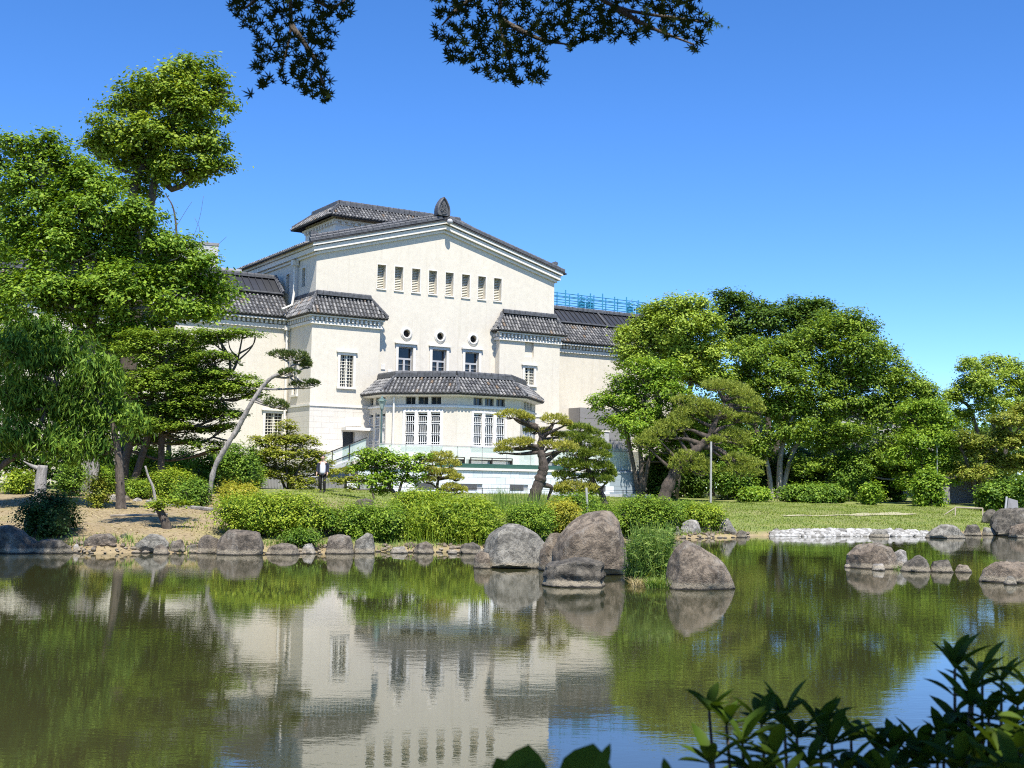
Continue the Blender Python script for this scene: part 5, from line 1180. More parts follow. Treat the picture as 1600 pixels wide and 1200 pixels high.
# ------------------------------------------------------------------ small trees in the middle
tree('golden_maple', 'small golden green maple left of the walking person', 64,
     [(450, 668, 16, 12), (440, 690, 30, 12), (470, 690, 26, 12), (410, 690, 22, 9), (430, 712, 36, 12), (478, 712, 34, 12), (402, 722, 26, 9), (450, 735, 42, 13), (500, 725, 22, 10), (510, 738, 16, 8), (415, 742, 30, 9), (470, 755, 30, 11), (450, 775, 18, 10)],
     [[(452, 795), (451, 770), (449, 745), (446, 715), (449, 670)], [(449, 740), (425, 712), (410, 695)], [(449, 742), (475, 718), (495, 705)]], 24000, .13, .075, 'leaf_maple_gold', 'bark_brown', 11, .22, up=.9, flat=.35, r0=.09, cl_n=14)
tree('small_green_tree', 'small bright green tree with a forked trunk right of the person', 48,
     [(570, 712, 24, 12), (600, 712, 24, 12), (560, 728, 20, 10), (590, 732, 30, 13), (625, 722, 26, 12), (645, 732, 22, 11), (612, 748, 26, 12), (580, 752, 24, 11), (598, 766, 18, 9), (645, 750, 16, 8), (660, 716, 16, 9)],
     [[(626, 800), (620, 778), (610, 762), (600, 748), (590, 730)], [(616, 772), (628, 752), (640, 735)]], 9000, .11, .07, 'leaf_bright', 'bark_brown', 12, .2, up=.7, flat=.5, r0=.09, cl_n=12)
tree('golden_maple', 'drooping golden maple sprays hanging right of the person', 58,
     [(540, 735, 16, 6), (530, 752, 18, 6), (552, 750, 20, 7), (548, 764, 10, 5)], [[(586, 790), (580, 765), (565, 745), (548, 738)]], 2200, .11, .06, 'leaf_maple_gold', 'bark_brown', 13, .2, up=.9, flat=.35, r0=.05, cl_n=14)
# ------------------------------------------------------------------ trees, right side
tree('yellow_green_tree', 'yellow green rounded tree against the right wing roof', 88,
     [(1050, 487, 36, 22), (1085, 482, 24, 16), (1020, 505, 36, 26), (1062, 515, 46, 28), (1095, 510, 28, 24), (995, 530, 36, 26), (1035, 545, 44, 28), (1085, 550, 40, 26), (1110, 555, 30, 34), (985, 555, 26, 18), (1100, 590, 36, 24), (1060, 580, 40, 24), (1120, 600, 20, 22)],
     [[(1050, 785), (1050, 700), (1054, 620), (1058, 540)], [(1054, 620), (1085, 570), (1105, 530)], [(1052, 640), (1020, 580), (1005, 540)]], 56000, 0.21, 0.12, 'leaf_yellow', 'bark_brown', 21, .55, r0=.3)
tree('green_tree', 'fresh green tree standing over the grey annex block', 82,
     [(1000, 575, 26, 16), (1030, 580, 34, 18), (975, 600, 26, 18), (1010, 605, 36, 22), (945, 630, 26, 16), (965, 622, 28, 18), (1000, 640, 40, 22), (1045, 625, 36, 26), (985, 665, 34, 18), (1030, 665, 40, 24), (960, 655, 20, 12), (1015, 692, 34, 18), (1060, 690, 26, 20), (1040, 600, 26, 20), (1085, 650, 34, 26), (1095, 690, 36, 24), (1075, 720, 30, 20)],
     [[(1000, 785), (1002, 730), (1000, 680), (1008, 620)], [(1001, 700), (975, 660), (955, 635)], [(1002, 690), (1030, 640), (1040, 610)]], 48000, 0.17, 0.1, 'leaf_bright', 'bark_brown', 22, .42, r0=.2)
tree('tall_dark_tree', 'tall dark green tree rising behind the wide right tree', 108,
     [(1135, 476, 26, 20), (1160, 470, 20, 14), (1185, 482, 20, 14), (1150, 505, 36, 26), (1240, 490, 36, 24), (1275, 480, 26, 14), (1285, 500, 30, 24), (1205, 508, 40, 26), (1250, 530, 50, 30), (1165, 540, 40, 34)],
     [[(1200, 785), (1200, 650), (1195, 540)], [(1197, 600), (1160, 530), (1145, 490)], [(1197, 600), (1250, 520), (1270, 495)]], 36000, 0.25, 0.15, 'leaf_deep', 'bark_brown', 23, .6, r0=.35)
tree('wide_green_tree', 'widest green tree of the right bank with pale forked trunks', 94,
     [(1320, 505, 40, 22), (1345, 520, 30, 22), (1180, 560, 46, 30), (1230, 555, 50, 28), (1290, 535, 55, 32), (1345, 550, 46, 30), (1375, 560, 30, 24), (1400, 585, 34, 24), (1160, 600, 40, 28), (1220, 600, 56, 32), (1290, 590, 60, 34), (1355, 600, 56, 32), (1420, 610, 36, 26), (1450, 625, 24, 24), (1190, 640, 50, 28), (1260, 640, 60, 30), (1330, 640, 60, 30), (1400, 645, 50, 28), (1455, 660, 30, 26), (1230, 680, 40, 18), (1420, 690, 46, 24), (1320, 680, 44, 18), (1160, 650, 30, 20), (1290, 695, 30, 12), (1440, 605, 20, 14), (1380, 720, 50, 22), (1440, 735, 40, 24), (1340, 725, 40, 18), (1270, 725, 36, 16), (1180, 700, 30, 20), (1150, 690, 24, 24)],
     [[(1218, 790), (1218, 740), (1222, 700), (1235, 660), (1260, 600)], [(1219, 745), (1240, 705), (1275, 650), (1320, 590)], [(1206, 790), (1202, 740), (1192, 690), (1185, 600)], [(1300, 785), (1310, 730), (1345, 690), (1380, 640)]], 150000, 0.21, 0.12, 'leaf_mid', 'bark_pale', 24, .55, r0=.26)
tree('light_green_tree', 'lighter green tree at the right end of the wide tree', 89,
     [(1425, 650, 36, 20), (1455, 645, 26, 20), (1465, 680, 20, 26), (1440, 690, 34, 22), (1410, 715, 26, 16), (1450, 725, 30, 24), (1430, 760, 30, 20), (1468, 640, 14, 14), (1482, 700, 20, 24), (1485, 735, 18, 24), (1478, 665, 16, 16)],
     [[(1440, 792), (1440, 740), (1440, 680)]], 30000, 0.17, 0.1, 'leaf_bright', 'bark_brown', 25, .42, r0=.18)
tree('yellow_green_tree', 'yellow green tree with see through crown at the right edge', 106,
     [(1525, 575, 26, 16), (1560, 570, 26, 14), (1590, 585, 26, 20), (1545, 600, 40, 22), (1600, 615, 30, 24), (1510, 610, 26, 18), (1490, 620, 22, 14), (1555, 630, 34, 18), (1515, 650, 24, 14), (1610, 650, 30, 20), (1630, 600, 30, 30)],
     [[(1560, 790), (1556, 720), (1552, 660), (1550, 600)], [(1553, 690), (1520, 650), (1500, 625)], [(1554, 680), (1585, 640), (1600, 610)]], 36000, 0.21, 0.12, 'leaf_yellow', 'bark_brown', 26, .5, r0=.28, fill=.25)
tree('brownish_tree', 'brownish green layered tree beside the dark shed', 88,
     [(1575, 660, 30, 14), (1610, 650, 30, 18), (1550, 690, 36, 18), (1595, 695, 36, 20), (1520, 710, 24, 14), (1560, 725, 36, 16), (1605, 730, 30, 18), (1530, 740, 26, 12), (1505, 690, 18, 14), (1500, 735, 16, 12)],
     [[(1528, 790), (1530, 760), (1540, 720), (1560, 680)], [(1532, 755), (1510, 720), (1500, 700)]], 34000, 0.17, 0.1, 'leaf_brown', 'bark_brown', 27, .45, up=.8, flat=.4, r0=.2)
tree('background_tree', 'dark evergreen closing the gap between the wide tree and the see through crown', 118,
     [(1490, 680, 34, 40), (1455, 660, 30, 40), (1520, 700, 40, 34), (1560, 700, 40, 40), (1470, 730, 30, 30)], [[(1490, 790), (1490, 720), (1488, 660)]], 14000, .26, .15, 'leaf_deep', seed=29, r0=.25)
tree('background_tree', 'dark evergreen behind the big golden pine', 104,
     [(1110, 650, 40, 34), (1140, 690, 36, 34), (1085, 690, 34, 36), (1110, 730, 40, 30), (1150, 620, 26, 30)], [[(1112, 788), (1112, 720), (1112, 660)]], 15000, .24, .14, 'leaf_deep', seed=30, r0=.25)
# understorey along the back of the lawn
UG = 'shrubs along the back of the lawn'
def ushrub(label, px, py, Y, w, h, n, leaf, seed, lumps=3): bush(label, px, py, Y, w, h, n, leaf, seed, .18, .11, lumps, UG, 'shrub', 'shrub', None, None, .4, True, .5)
ushrub('dark glossy shrub beside the shade coloured end of the terrace', 1030, 782, 84, 56, 82, 7000, 'leaf_deep', 1)
ushrub('dim shrub behind the large golden pine trunk', 1080, 784, 90, 70, 90, 7000, 'leaf_deep', 2)
ushrub('green shrub below the right pads of the golden pine', 1150, 785, 87, 70, 60, 6000, 'leaf_hedge', 3)
ushrub('low light green shrub at the lawn edge right of the prop pole', 1180, 787, 84, 50, 24, 2600, 'leaf_bright', 4, 4)
ushrub('long low dark ground cover hedge under the wide tree', 1270, 788, 86, 110, 30, 7000, 'leaf_hedge', 5, 6)
ushrub('tall dark shrub between the pale trunks', 1250, 787, 97, 110, 90, 9000, 'leaf_deep', 6, 4)
ushrub('bright round clipped shrub at the lawn edge', 1361, 788, 84, 24, 32, 2200, 'leaf_bright', 7, 2)
ushrub('tall green shrub behind the bright round shrub', 1330, 788, 92, 60, 84, 6000, 'leaf_hedge', 8)
ushrub('dark shrub wall in the middle of the right bank', 1385, 790, 96, 80, 110, 9000, 'leaf_deep', 9, 3)
ushrub('light leafy shrub next to the slim lamp post', 1452, 791, 84, 46, 60, 5000, 'leaf_bright', 10, 3)
ushrub('dark shrub closing the gap left of the shed', 1480, 791, 99, 60, 90, 6000, 'leaf_deep', 11, 3)
ushrub('spreading green shrub behind the leaning slab at far right', 1566, 800, 78, 80, 48, 6000, 'leaf_hedge', 12, 4)
ushrub('green shrub at the right edge behind the dark rocks', 1615, 800, 74, 60, 60, 4500, 'leaf_hedge', 13, 3)
ushrub('dark shrub behind the wide tree trunk at left', 1170, 786, 98, 80, 100, 8000, 'leaf_deep', 14, 3)
ushrub('dark shrub behind the shed', 1530, 791, 101, 110, 80, 6000, 'leaf_deep', 15, 4)
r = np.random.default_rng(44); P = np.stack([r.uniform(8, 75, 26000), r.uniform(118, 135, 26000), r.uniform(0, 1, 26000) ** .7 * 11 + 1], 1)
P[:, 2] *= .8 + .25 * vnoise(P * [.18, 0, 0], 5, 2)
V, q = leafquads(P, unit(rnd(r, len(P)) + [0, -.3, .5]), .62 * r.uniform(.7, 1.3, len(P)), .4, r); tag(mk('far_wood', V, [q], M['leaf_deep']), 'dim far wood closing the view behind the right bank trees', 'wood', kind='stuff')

# ------------------------------------------------------------------ bushes by the water
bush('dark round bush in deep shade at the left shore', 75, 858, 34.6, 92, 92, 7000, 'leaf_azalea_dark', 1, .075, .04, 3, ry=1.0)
bush('long low bright azalea hedge above the largest shore rock', 420, 832, 36.3, 186, 64, 16000, 'leaf_azalea', 2, .07, .042, 8, ry=.95, zb=.45)
bush('rounded azalea bush above the cube like rock', 580, 856, 37.4, 122, 70, 11500, 'leaf_azalea_mid', 3, .065, .04, 5, ry=1.0)
bush('small dark leafy bush at the right end of the azalea hedge', 508, 826, 37.4, 40, 36, 2200, 'leaf_hedge', 4, .07, .045, 2, ry=.6, zb=.5)
bush('green bush right of the tall bright grass', 826, 842, 39.5, 86, 56, 7500, 'leaf_azalea_mid', 5, .065, .04, 4, ry=.9)
bush('golden green bush just left of the largest boulder', 880, 842, 40.5, 62, 62, 6000, 'leaf_azalea_gold', 6, .065, .04, 3, ry=.9)
bush('bush peeking over the largest boulder', 935, 842, 45, 70, 60, 5000, 'leaf_azalea_mid', 7, .065, .04, 3, ry=.9)
bush('broad leafy bush right of the largest boulder', 1010, 846, 46, 120, 70, 12000, 'leaf_azalea_mid', 8, .075, .045, 5, ry=1.1)
bush('rounded bright bush at the right end of the bushes', 1102, 828, 51, 64, 44, 5500, 'leaf_azalea', 9, .08, .05, 3, ry=1.0)
bush('dim bush between the broad bush and the rounded bright bush', 1070, 822, 52, 40, 40, 2500, 'leaf_hedge', 10, .08, .05, 2, ry=.8)
bush('gold tipped bush below the little golden pine', 660, 812, 44, 110, 50, 7000, 'leaf_azalea', 11, .07, .042, 4, ry=1.0)
bush('low bush behind the twisted pine trunk', 900, 800, 56, 90, 30, 3500, 'leaf_hedge', 12, .08, .05, 4, ry=.9)
LG = 'shrubs on the left bank'
bush('narrow upright brown green shrub on the bare bank', 152, 800, 42, 24, 62, 1800, 'leaf_maple_gold', 13, .08, .045, 1, LG, 'shrub', ry=.3)
bush('clipped low shrub pad above the stone heap', 212, 778, 47, 54, 26, 2800, 'leaf_azalea_mid', 14, .075, .045, 3, LG, ry=.7)
bush('bright clipped shrub left of the leaning pine foot', 268, 768, 46, 70, 36, 4600, 'leaf_azalea', 15, .075, .045, 3, LG, ry=.8, zb=1.2)
bush('dark green shrub at the foot of the leaning pine', 300, 795, 43, 60, 46, 3800, 'leaf_hedge', 16, .08, .05, 3, LG, ry=.8)
bush('bushy green shrub right of the leaning pine', 372, 768, 47, 70, 72, 6000, 'leaf_hedge', 17, .09, .055, 3, LG, 'shrub', ry=.9)
bush('gold tipped shrub above the azalea hedge', 372, 786, 43, 60, 32, 3400, 'leaf_azalea_gold', 18, .075, .045, 3, LG, ry=.8)
bush('sunlit shrub behind the pale stump', 32, 775, 48, 44, 40, 2600, 'leaf_azalea', 19, .09, .05, 2, LG, 'shrub', ry=.7)
bush('leafy shrub under the drooping tree', 110, 775, 47, 46, 54, 3000, 'leaf_hedge', 20, .09, .05, 2, LG, 'shrub', ry=.7)
bush('shrub at the foot of the dark trunk', 165, 778, 50, 40, 50, 2600, 'leaf_bright', 21, .09, .05, 2, LG, 'shrub', ry=.7)
bush('green shrub between the dark trunk and the shrub pad', 225, 750, 52, 56, 50, 3800, 'leaf_bright', 22, .1, .06, 3, LG, 'shrub', ry=.8)
bush('shady shrub behind the leaning pine', 330, 765, 54, 60, 60, 3600, 'leaf_hedge', 23, .1, .06, 3, LG, 'shrub', ry=.8)
bush('tall leafy shrub in front of the wing wall left of the leaning pine', 285, 772, 58, 60, 74, 4200, 'leaf_bright', 27, .1, .06, 3, LG, 'shrub', ry=.9)
bush('dark leafy shrub in front of the wing wall behind the trunks', 235, 772, 60, 70, 80, 4600, 'leaf_hedge', 28, .1, .06, 3, LG, 'shrub', ry=.9)
bush('leafy shrub filling the shade left of the dark trunk', 150, 774, 58, 70, 90, 4600, 'leaf_hedge', 29, .1, .06, 3, LG, 'shrub', ry=.9)
bush('green shrub below the golden maple beside the grey wall', 392, 770, 58, 44, 50, 3000, 'leaf_bright', 30, .09, .055, 2, LG, 'shrub', ry=.7)
bush('low dark green plants at the waterline under the azalea hedge', 470, 852, 35.2, 70, 22, 1500, 'leaf_hedge', 31, .06, .04, 3, LG, 'shrub', ry=.35)
# cut leaning trunk carrying a flat plate of leaves
p = ground(262, 834, 37.2); t = thing('trained_shrub', p, 'short leaning cut trunk with a flat plate of leaves on the bank', 'shrub', LG)
g = G(); g.tube(spline([p - ZZ * .1, at(258, 815, 37.2), at(248, 795, 37.3)], 5), np.linspace(.16, .1, 11), 9); g.build('trunk', M['bark_brown'], t, smooth=True)
r = np.random.default_rng(9); P, Nn, Ls, Ws_ = blob_leaves(r, [(at(262, 788, 37.3), .55, .4, .12), (at(240, 790, 37.2), .3, .3, .1), (at(285, 787, 37.3), .3, .3, .09)], 1800, .075, .045, .18, .9, .2, .5); V, q = leafquads(P, Nn, Ls, Ws_, r); mk('foliage', V, [q], M['leaf_azalea'], t)
# tall bright bamboo grass, reeds, tufts
def blade_clump(name, label, cat, px, Y, w, dep, n, H, Wd, m, seed, lean=.4, owner=None, group=None):
    r = np.random.default_rng(seed); c = at(px, 800, Y); k = n; x = c[0] + r.uniform(-1, 1, k) * w * mpp(Y) / 2; y = Y + r.uniform(0, 1, k) * dep
    z = np.maximum(terr(x, y), -.06); f = 1 - .5 * np.abs((x - c[0]) / (w * mpp(Y) / 2)) ** 3
    V, fs = blades(r, np.stack([x, y, z - .02], 1), H, Wd, lean)
    o = owner or thing(name, (c[0], Y, tz(c[0], Y)), label, cat, group); mk('blades', V, fs, M[m], o); return o
bg_ = bush('mound of tall bright bamboo grass in the middle of the shore', 708, 864, 37.6, 158, 88, 15000, 'bamboo_grass', 24, .12, .035, 6, 'clipped bushes along the pond', 'bamboo_grass', 'grass', ry=1.2, up=.3)
blade_clump('grass_blades', 'upright grass blades over the bright bamboo grass mound', 'grass', 708, 37.4, 150, 2.4, 600, .95, .018, 'bamboo_grass', 25, .5, bg_)
blade_clump('grass_tuft', 'thin tall grass blades left of the twisted pine trunk', 'grass', 810, 50, 90, 1.4, 500, 1.1, .02, 'reed', 26, .2)
def leafy_reeds(name, label, stems, Y, m, seed):
    r = np.random.default_rng(seed); b0 = at(stems[0][0], stems[0][1], Y); t = thing(name, (b0[0], Y, 0), label, 'reeds'); g = G(); Ps, Ts = [], []
    for (x0, y0, x1, y1) in stems:
        yy = Y + r.uniform(-.5, .5); a, b = at(x0, y0, yy), at(x1, y1, yy + r.uniform(-.3, .3)); a[2] = max(tz(a[0], a[1]), -.05) - .03; mid = (a + b) / 2 + rnd(r, 1)[0] * .06; Q = spline([a, mid, b], 4); g.tube(Q, np.linspace(.008, .004, len(Q)), 4)
        for q in range(16):
            f = r.uniform(.25, 1); c = Q[int(f * (len(Q) - 1))]; an = r.uniform(0, 6.28); T = unit(np.array([math.cos(an), math.sin(an), r.uniform(-.6, .5)])); Ts.append(T); Ps.append(c + T * .07)
    g.build('stems', M[m], t); P, T = np.array(Ps), np.array(Ts); V, q = leafquads(P, unit(rnd(r, len(P)) + [0, 0, .8]), .16, .022, r, T); mk('blades', V, [q], M[m], t)
r = np.random.default_rng(31)
leafy_reeds('reed_clump', 'tall leafy reeds between the largest and the pyramid boulder', [(1018 + r.uniform(-30, 30), 893 + r.uniform(-8, 8), 1020 + r.uniform(-36, 34), 812 + abs(r.normal(0, 24))) for k in range(190)], 26.4, 'reed', 32)
leafy_reeds('reed_clump', 'thinner reeds against the right side of the largest boulder', [(985 + r.uniform(-10, 14), 893, 988 + r.uniform(-12, 20), 828 + abs(r.normal(0, 18))) for k in range(50)], 27.0, 'reed', 33)
blade_clump('grass_tuft', 'green and straw grass tuft at the foot of the pyramid boulder', 'grass tuft', 1035, 25.0, 44, .7, 700, .3, .012, 'reed', 34, .9)
blade_clump('grass_tuft', 'dry straw coloured tuft left of the pyramid boulder', 'grass tuft', 1012, 25.3, 40, 1.0, 900, .24, .01, 'straw', 35, 1.0)
blade_clump('grass_tuft', 'small bright tuft by the grey stone at the right edge', 'grass tuft', 1598, 28.0, 24, .3, 160, .25, .012, 'bamboo_grass', 36, .7)
blade_clump('grass_tuft', 'small green tuft on the right islet', 'grass tuft', 1412, 31.7, 16, .5, 0 + 90, .22, .012, 'reed', 37, .6)
# rough blades over lawn and bank
r = np.random.default_rng(50); n = 60000; x = r.uniform(4, 34, n); y = r.uniform(48, 84, n); z = terr(x, y); ok = (z > .09); x, y, z = x[ok], y[ok], z[ok]
V, fs = blades(r, np.stack([x, y, z], 1), .075, .03, .5); tag(mk('lawn_grass', V, fs, M['lawn_blade']), kind='stuff')
n = 26000; x = r.uniform(-10, 6, n); y = r.uniform(37, 76, n); z = terr(x, y); ok = (z > .2); x, y, z = x[ok], y[ok], z[ok]
V, fs = blades(r, np.stack([x, y, z], 1), .075, .028, .5); tag(mk('lawn_grass', V, fs, M['lawn_blade']), kind='stuff')
n = 12000; x = r.uniform(-18, -5, n); y = r.uniform(33, 52, n); z = terr(x, y); ok = z > .06; P = np.stack([x, y, z + .012], 1)[ok]
V, q = leafquads(P, unit(rnd(r, len(P)) * .35 + [0, 0, 1]), .11 * r.uniform(.5, 1.3, len(P)), .035, r); tag(mk('fallen_leaves', V, [q], M['straw']), kind='stuff')
n = 2600; x = r.uniform(-14, 9, n); y = np.interp(x, _SX, _SY) + r.uniform(.1, 1.0, n); z = terr(x, y); V, fs = blades(r, np.stack([x, y, z - .01], 1), .22, .016, .8); tag(mk('shore_grass', V, fs, M['reed']), kind='stuff')
# low kerb line on the bank
P = [ground(x, y, Y) + ZZ * .04 for x, y, Y in ((230, 790, 45), (262, 795, 43.5), (300, 800, 42.6), (335, 805, 42))]; t = thing('bank_kerb', P[0], 'pale low stone edging curving over the left bank', 'kerb')
g = G(); g.tube(spline(P, 6), .07, 6); g.build('edging', M['rock_pale'], t)
p = ground(215, 815, 39); t = thing('fallen_pole', p, 'pale pole lying on the bare left bank', 'pole'); g = G(); a, b = ground(172, 815, 39.3) + ZZ * .06, ground(262, 815, 39.6) + ZZ * .06; g.tube([a, b], .035, 6); g.build('pole', M['wood'], t)

# ------------------------------------------------------------------ person walking on the lawn
def skin_obj(name, verts, edges, radii, m, parent, sub=2):
    me = bpy.data.meshes.new(name); o_ = ORG[parent.name]; me.from_pydata([tuple(np.array(v)) for v in verts], edges, []); me.materials.append(m)
    o = bpy.data.objects.new(name, me); link(o, parent, o_)
    sk = o.modifiers.new('skin', 'SKIN'); me.skin_vertices.new() if not me.skin_vertices else None
    for i, rr in enumerate(radii): me.skin_vertices[0].data[i].radius = rr if isinstance(rr, tuple) else (rr, rr)
    me.skin_vertices[0].data[0].use_root = True; sk.use_smooth_shade = True
    s = o.modifiers.new('sub', 'SUBSURF'); s.levels = sub; s.render_levels = sub; return o
PY = 59.0; pp = ground(503, 783, PY); pe = thing('person', pp, 'person walking on the lawn in a dark open jacket and white shirt', 'person')
HS = 1.0
vb = [(0, 0, .95), (0, .0, 1.12), (0, .01, 1.3), (0, .0, 1.44), (0, -.01, 1.52), (0, -.03, 1.58), (0, -.03, 1.66), (0, -.03, 1.73),
      (.19, 0, 1.41), (.24, .02, 1.14), (.23, -.08, .92), (.225, -.11, .84), (-.19, 0, 1.41), (-.25, .0, 1.14), (-.27, -.08, .92), (-.275, -.10, .84),
      (.09, 0, .88), (.10, -.06, .5), (.10, .04, .1), (.10, -.1, .04), (-.09, 0, .88), (-.10, .02, .5), (-.10, .16, .12), (-.10, .06, .04)]
eb = [(0, 1), (1, 2), (2, 3), (3, 4), (4, 5), (5, 6), (6, 7), (3, 8), (8, 9), (9, 10), (10, 11), (3, 12), (12, 13), (13, 14), (14, 15), (0, 16), (16, 17), (17, 18), (18, 19), (0, 20), (20, 21), (21, 22), (22, 23)]
rb_ = [(.14, .1), (.135, .095), (.15, .105), (.09, .08), .055, .075, .092, .06, .05, .042, .03, .034, .05, .042, .03, .034, .075, .055, .038, .035, .075, .055, .038, .035]
skin_obj('body', vb, eb, rb_, M['skin'], pe)
for sx, (hx, hy, hz) in ((1, vb[11]), (-1, vb[15])):
    for q in range(4): 
        g = G(); b = pp + np.array([hx, hy + .025 - q * .017, hz]); g.tube(spline([b, b + [-.004 * sx, -.012, -.04], b + [-.018 * sx, -.016, -.075 + .006 * abs(q - 1.5)]], 3), np.linspace(.009, .006, 7), 6); g.build('finger', M['skin'], pe, smooth=True)
    g = G(); b = pp + np.array([hx, hy - .035, hz + .02]); g.tube([b, b + [0, -.025, -.03], b + [0, -.03, -.055]], [.011, .009, .007], 6); g.build('thumb', M['skin'], pe, smooth=True)
tr_ = [(0, 0, .97), (.095, 0, .86), (.10, -.055, .5), (.10, .035, .12), (-.095, 0, .86), (-.10, .025, .5), (-.10, .155, .14)]
skin_obj('trousers', tr_, [(0, 1), (1, 2), (2, 3), (0, 4), (4, 5), (5, 6)], [(.165, .125), .1, .078, .062, .1, .078, .062], M['cloth_black'], pe)
skin_obj('shirt', [(0, -.02, .86), (0, -.02, 1.05), (0, -.015, 1.25), (0, -.01, 1.42), (0, -.01, 1.48)], [(0, 1), (1, 2), (2, 3), (3, 4)], [(.155, .13), (.15, .125), (.165, .13), (.12, .1), (.07, .065)], M['cloth_white'], pe)
for sx in (1, -1):
    skin_obj('jacket_half', [(.115 * sx, .03, .86), (.12 * sx, .03, 1.1), (.125 * sx, .025, 1.3), (.11 * sx, .02, 1.44), (.21 * sx, .01, 1.39), (.255 * sx, .015, 1.14), (.25 * sx, -.06, .95)], [(0, 1), (1, 2), (2, 3), (3, 4), (4, 5), (5, 6)], [(.085, .13), (.085, .135), (.09, .13), (.07, .09), .072, .062, .052], M['cloth_navy'], pe)
skin_obj('jacket_back', [(0, .075, .86), (0, .08, 1.1), (0, .075, 1.3), (0, .05, 1.46)], [(0, 1), (1, 2), (2, 3)], [(.17, .06), (.165, .06), (.18, .065), (.1, .055)], M['cloth_navy'], pe)
skin_obj('hair', [(0, .01, 1.63), (0, 0, 1.70), (0, -.03, 1.745), (0, -.075, 1.735)], [(0, 1), (1, 2), (2, 3)], [(.09, .07), (.1, .09), (.085, .08), (.06, .03)], M['hair'], pe)
for sx in (1, -1):
    g = G(); q = pp + np.array([.035 * sx, -.118, 1.665]); g.lathe(q, [(.002, -.008), (.012, 0), (.002, .008)], 8); g.build('eye', M['cloth_black'], pe)
    g = G(); q = pp + np.array([.093 * sx, -.03, 1.65]); g.lathe(q, [(.006, -.03), (.016, -.005), (.018, .02), (.006, .035)], 8); g.build('ear', M['skin'], pe, smooth=True)
    y0, z0_ = (-.1, .0) if sx > 0 else (.06, .0); g = G(); q = pp + np.array([.1 * sx, y0, z0_]); g.box(q + [-.045, -.13, 0], [.09, 0, 0], [0, .27, 0], [0, 0, .07]); g.box(q + [-.04, .0, .07], [.08, 0, 0], [0, .13, 0], [0, 0, .05]); g.build('shoe', M['cloth_black'], pe)
g = G(); g.tube([pp + [0, -.115, 1.665], pp + [0, -.142, 1.63], pp + [0, -.115, 1.62]], [.01, .017, .013], 7); g.build('nose', M['skin'], pe, smooth=True)
g = G(); g.tube([pp + [-.025, -.112, 1.59], pp + [0, -.12, 1.588], pp + [.025, -.112, 1.59]], .006, 5); g.build('mouth', M['skin'], pe, smooth=True)

# ------------------------------------------------------------------ foreground: overhanging maple and the shrub by the camera
r = np.random.default_rng(71)
def acer_mesh(k):
    rr = np.random.default_rng(k); pts = []; L7 = [.42, .72, .93, 1., .93, .72, .42]; an = np.radians([-128, -78, -38, 0, 38, 78, 128])
    pts.append((0, -.08))
    for i in range(7):
        a = an[i]; l = L7[i] * rr.uniform(.88, 1.1)
        if i: am = (an[i] + an[i - 1]) / 2; pts.append((.22 * math.sin(am), .22 * math.cos(am)))
        for q, f in ((-.13, .55), (0, 1), (.13, .55)):
            ww = .10 * (1 if q else 0); pts.append((l * f * math.sin(a) + math.copysign(ww, q) * math.cos(a) * (1 if q else 0) * .75, l * f * math.cos(a) - math.copysign(ww, q) * math.sin(a) * (1 if q else 0) * .75))
    P = np.array([(x, y, -.18 * (x * x + y * y)) for x, y in pts]); n = len(P); V = np.vstack([[0, .05, 0], P]); i = np.arange(n); return V, np.stack([0 * i, i + 1, (i + 1) % n + 1], -1)
AC = [acer_mesh(k) for k in range(4)]; acm = []
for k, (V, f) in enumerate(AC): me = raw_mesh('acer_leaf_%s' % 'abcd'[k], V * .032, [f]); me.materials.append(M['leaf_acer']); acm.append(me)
mt = thing('overhanging_maple', (2.6, -1.5, .45), 'dark maple branches hanging into the top of the photo', 'tree')
g = G(); g.tube(spline([(2.6, -1.5, .3), (2.5, -1.3, 2), (2.2, -.9, 3.4), (1.2, .2, 4.6), (.2, 1.5, 5.2)], 5), np.linspace(.2, .08, 21), 10); g.build('trunk', M['bark_brown'], mt, smooth=True)
def inpoly(x, y, P):
    c = False; n = len(P)
    for i in range(n):
        (x0, y0), (x1, y1) = P[i], P[i - 1]
        if (y0 > y) != (y1 > y) and x < (x1 - x0) * (y - y0) / (y1 - y0) + x0: c = not c
    return c
REG = [([(352, -60), (360, 30), (395, 45), (402, 75), (385, 125), (388, 146), (430, 120), (470, 145), (520, 158), (516, 120), (505, 95), (520, 60), (552, 15), (556, -60)], 4.3, 430, [[(450, -160), (450, -40), (455, 40), (440, 110)], [(450, -40), (510, 10), (540, 0)], [(455, 40), (490, 90), (510, 145)], [(450, -40), (400, 0), (380, 15)]]),
       ([(672, -60), (676, 25), (680, 55), (705, 90), (750, 115), (785, 130), (845, 133), (856, 100), (850, 70), (880, 55), (890, 80), (905, 60), (960, 58), (1000, 62), (1020, 55), (1060, 55), (1086, 80), (1100, 50), (1118, 30), (1096, 8), (1090, -60)], 4.5, 930, [[(800, -160), (790, -40), (780, 30), (800, 110)], [(790, -40), (720, 10), (690, 40)], [(800, -160), (900, -40), (960, 10), (1070, 30), (1110, 35)], [(960, 10), (1010, 40), (1085, 70)], [(780, 30), (840, 60), (890, 70)]])]
leafn = 0; SV, SF = [], []; so_n = 0
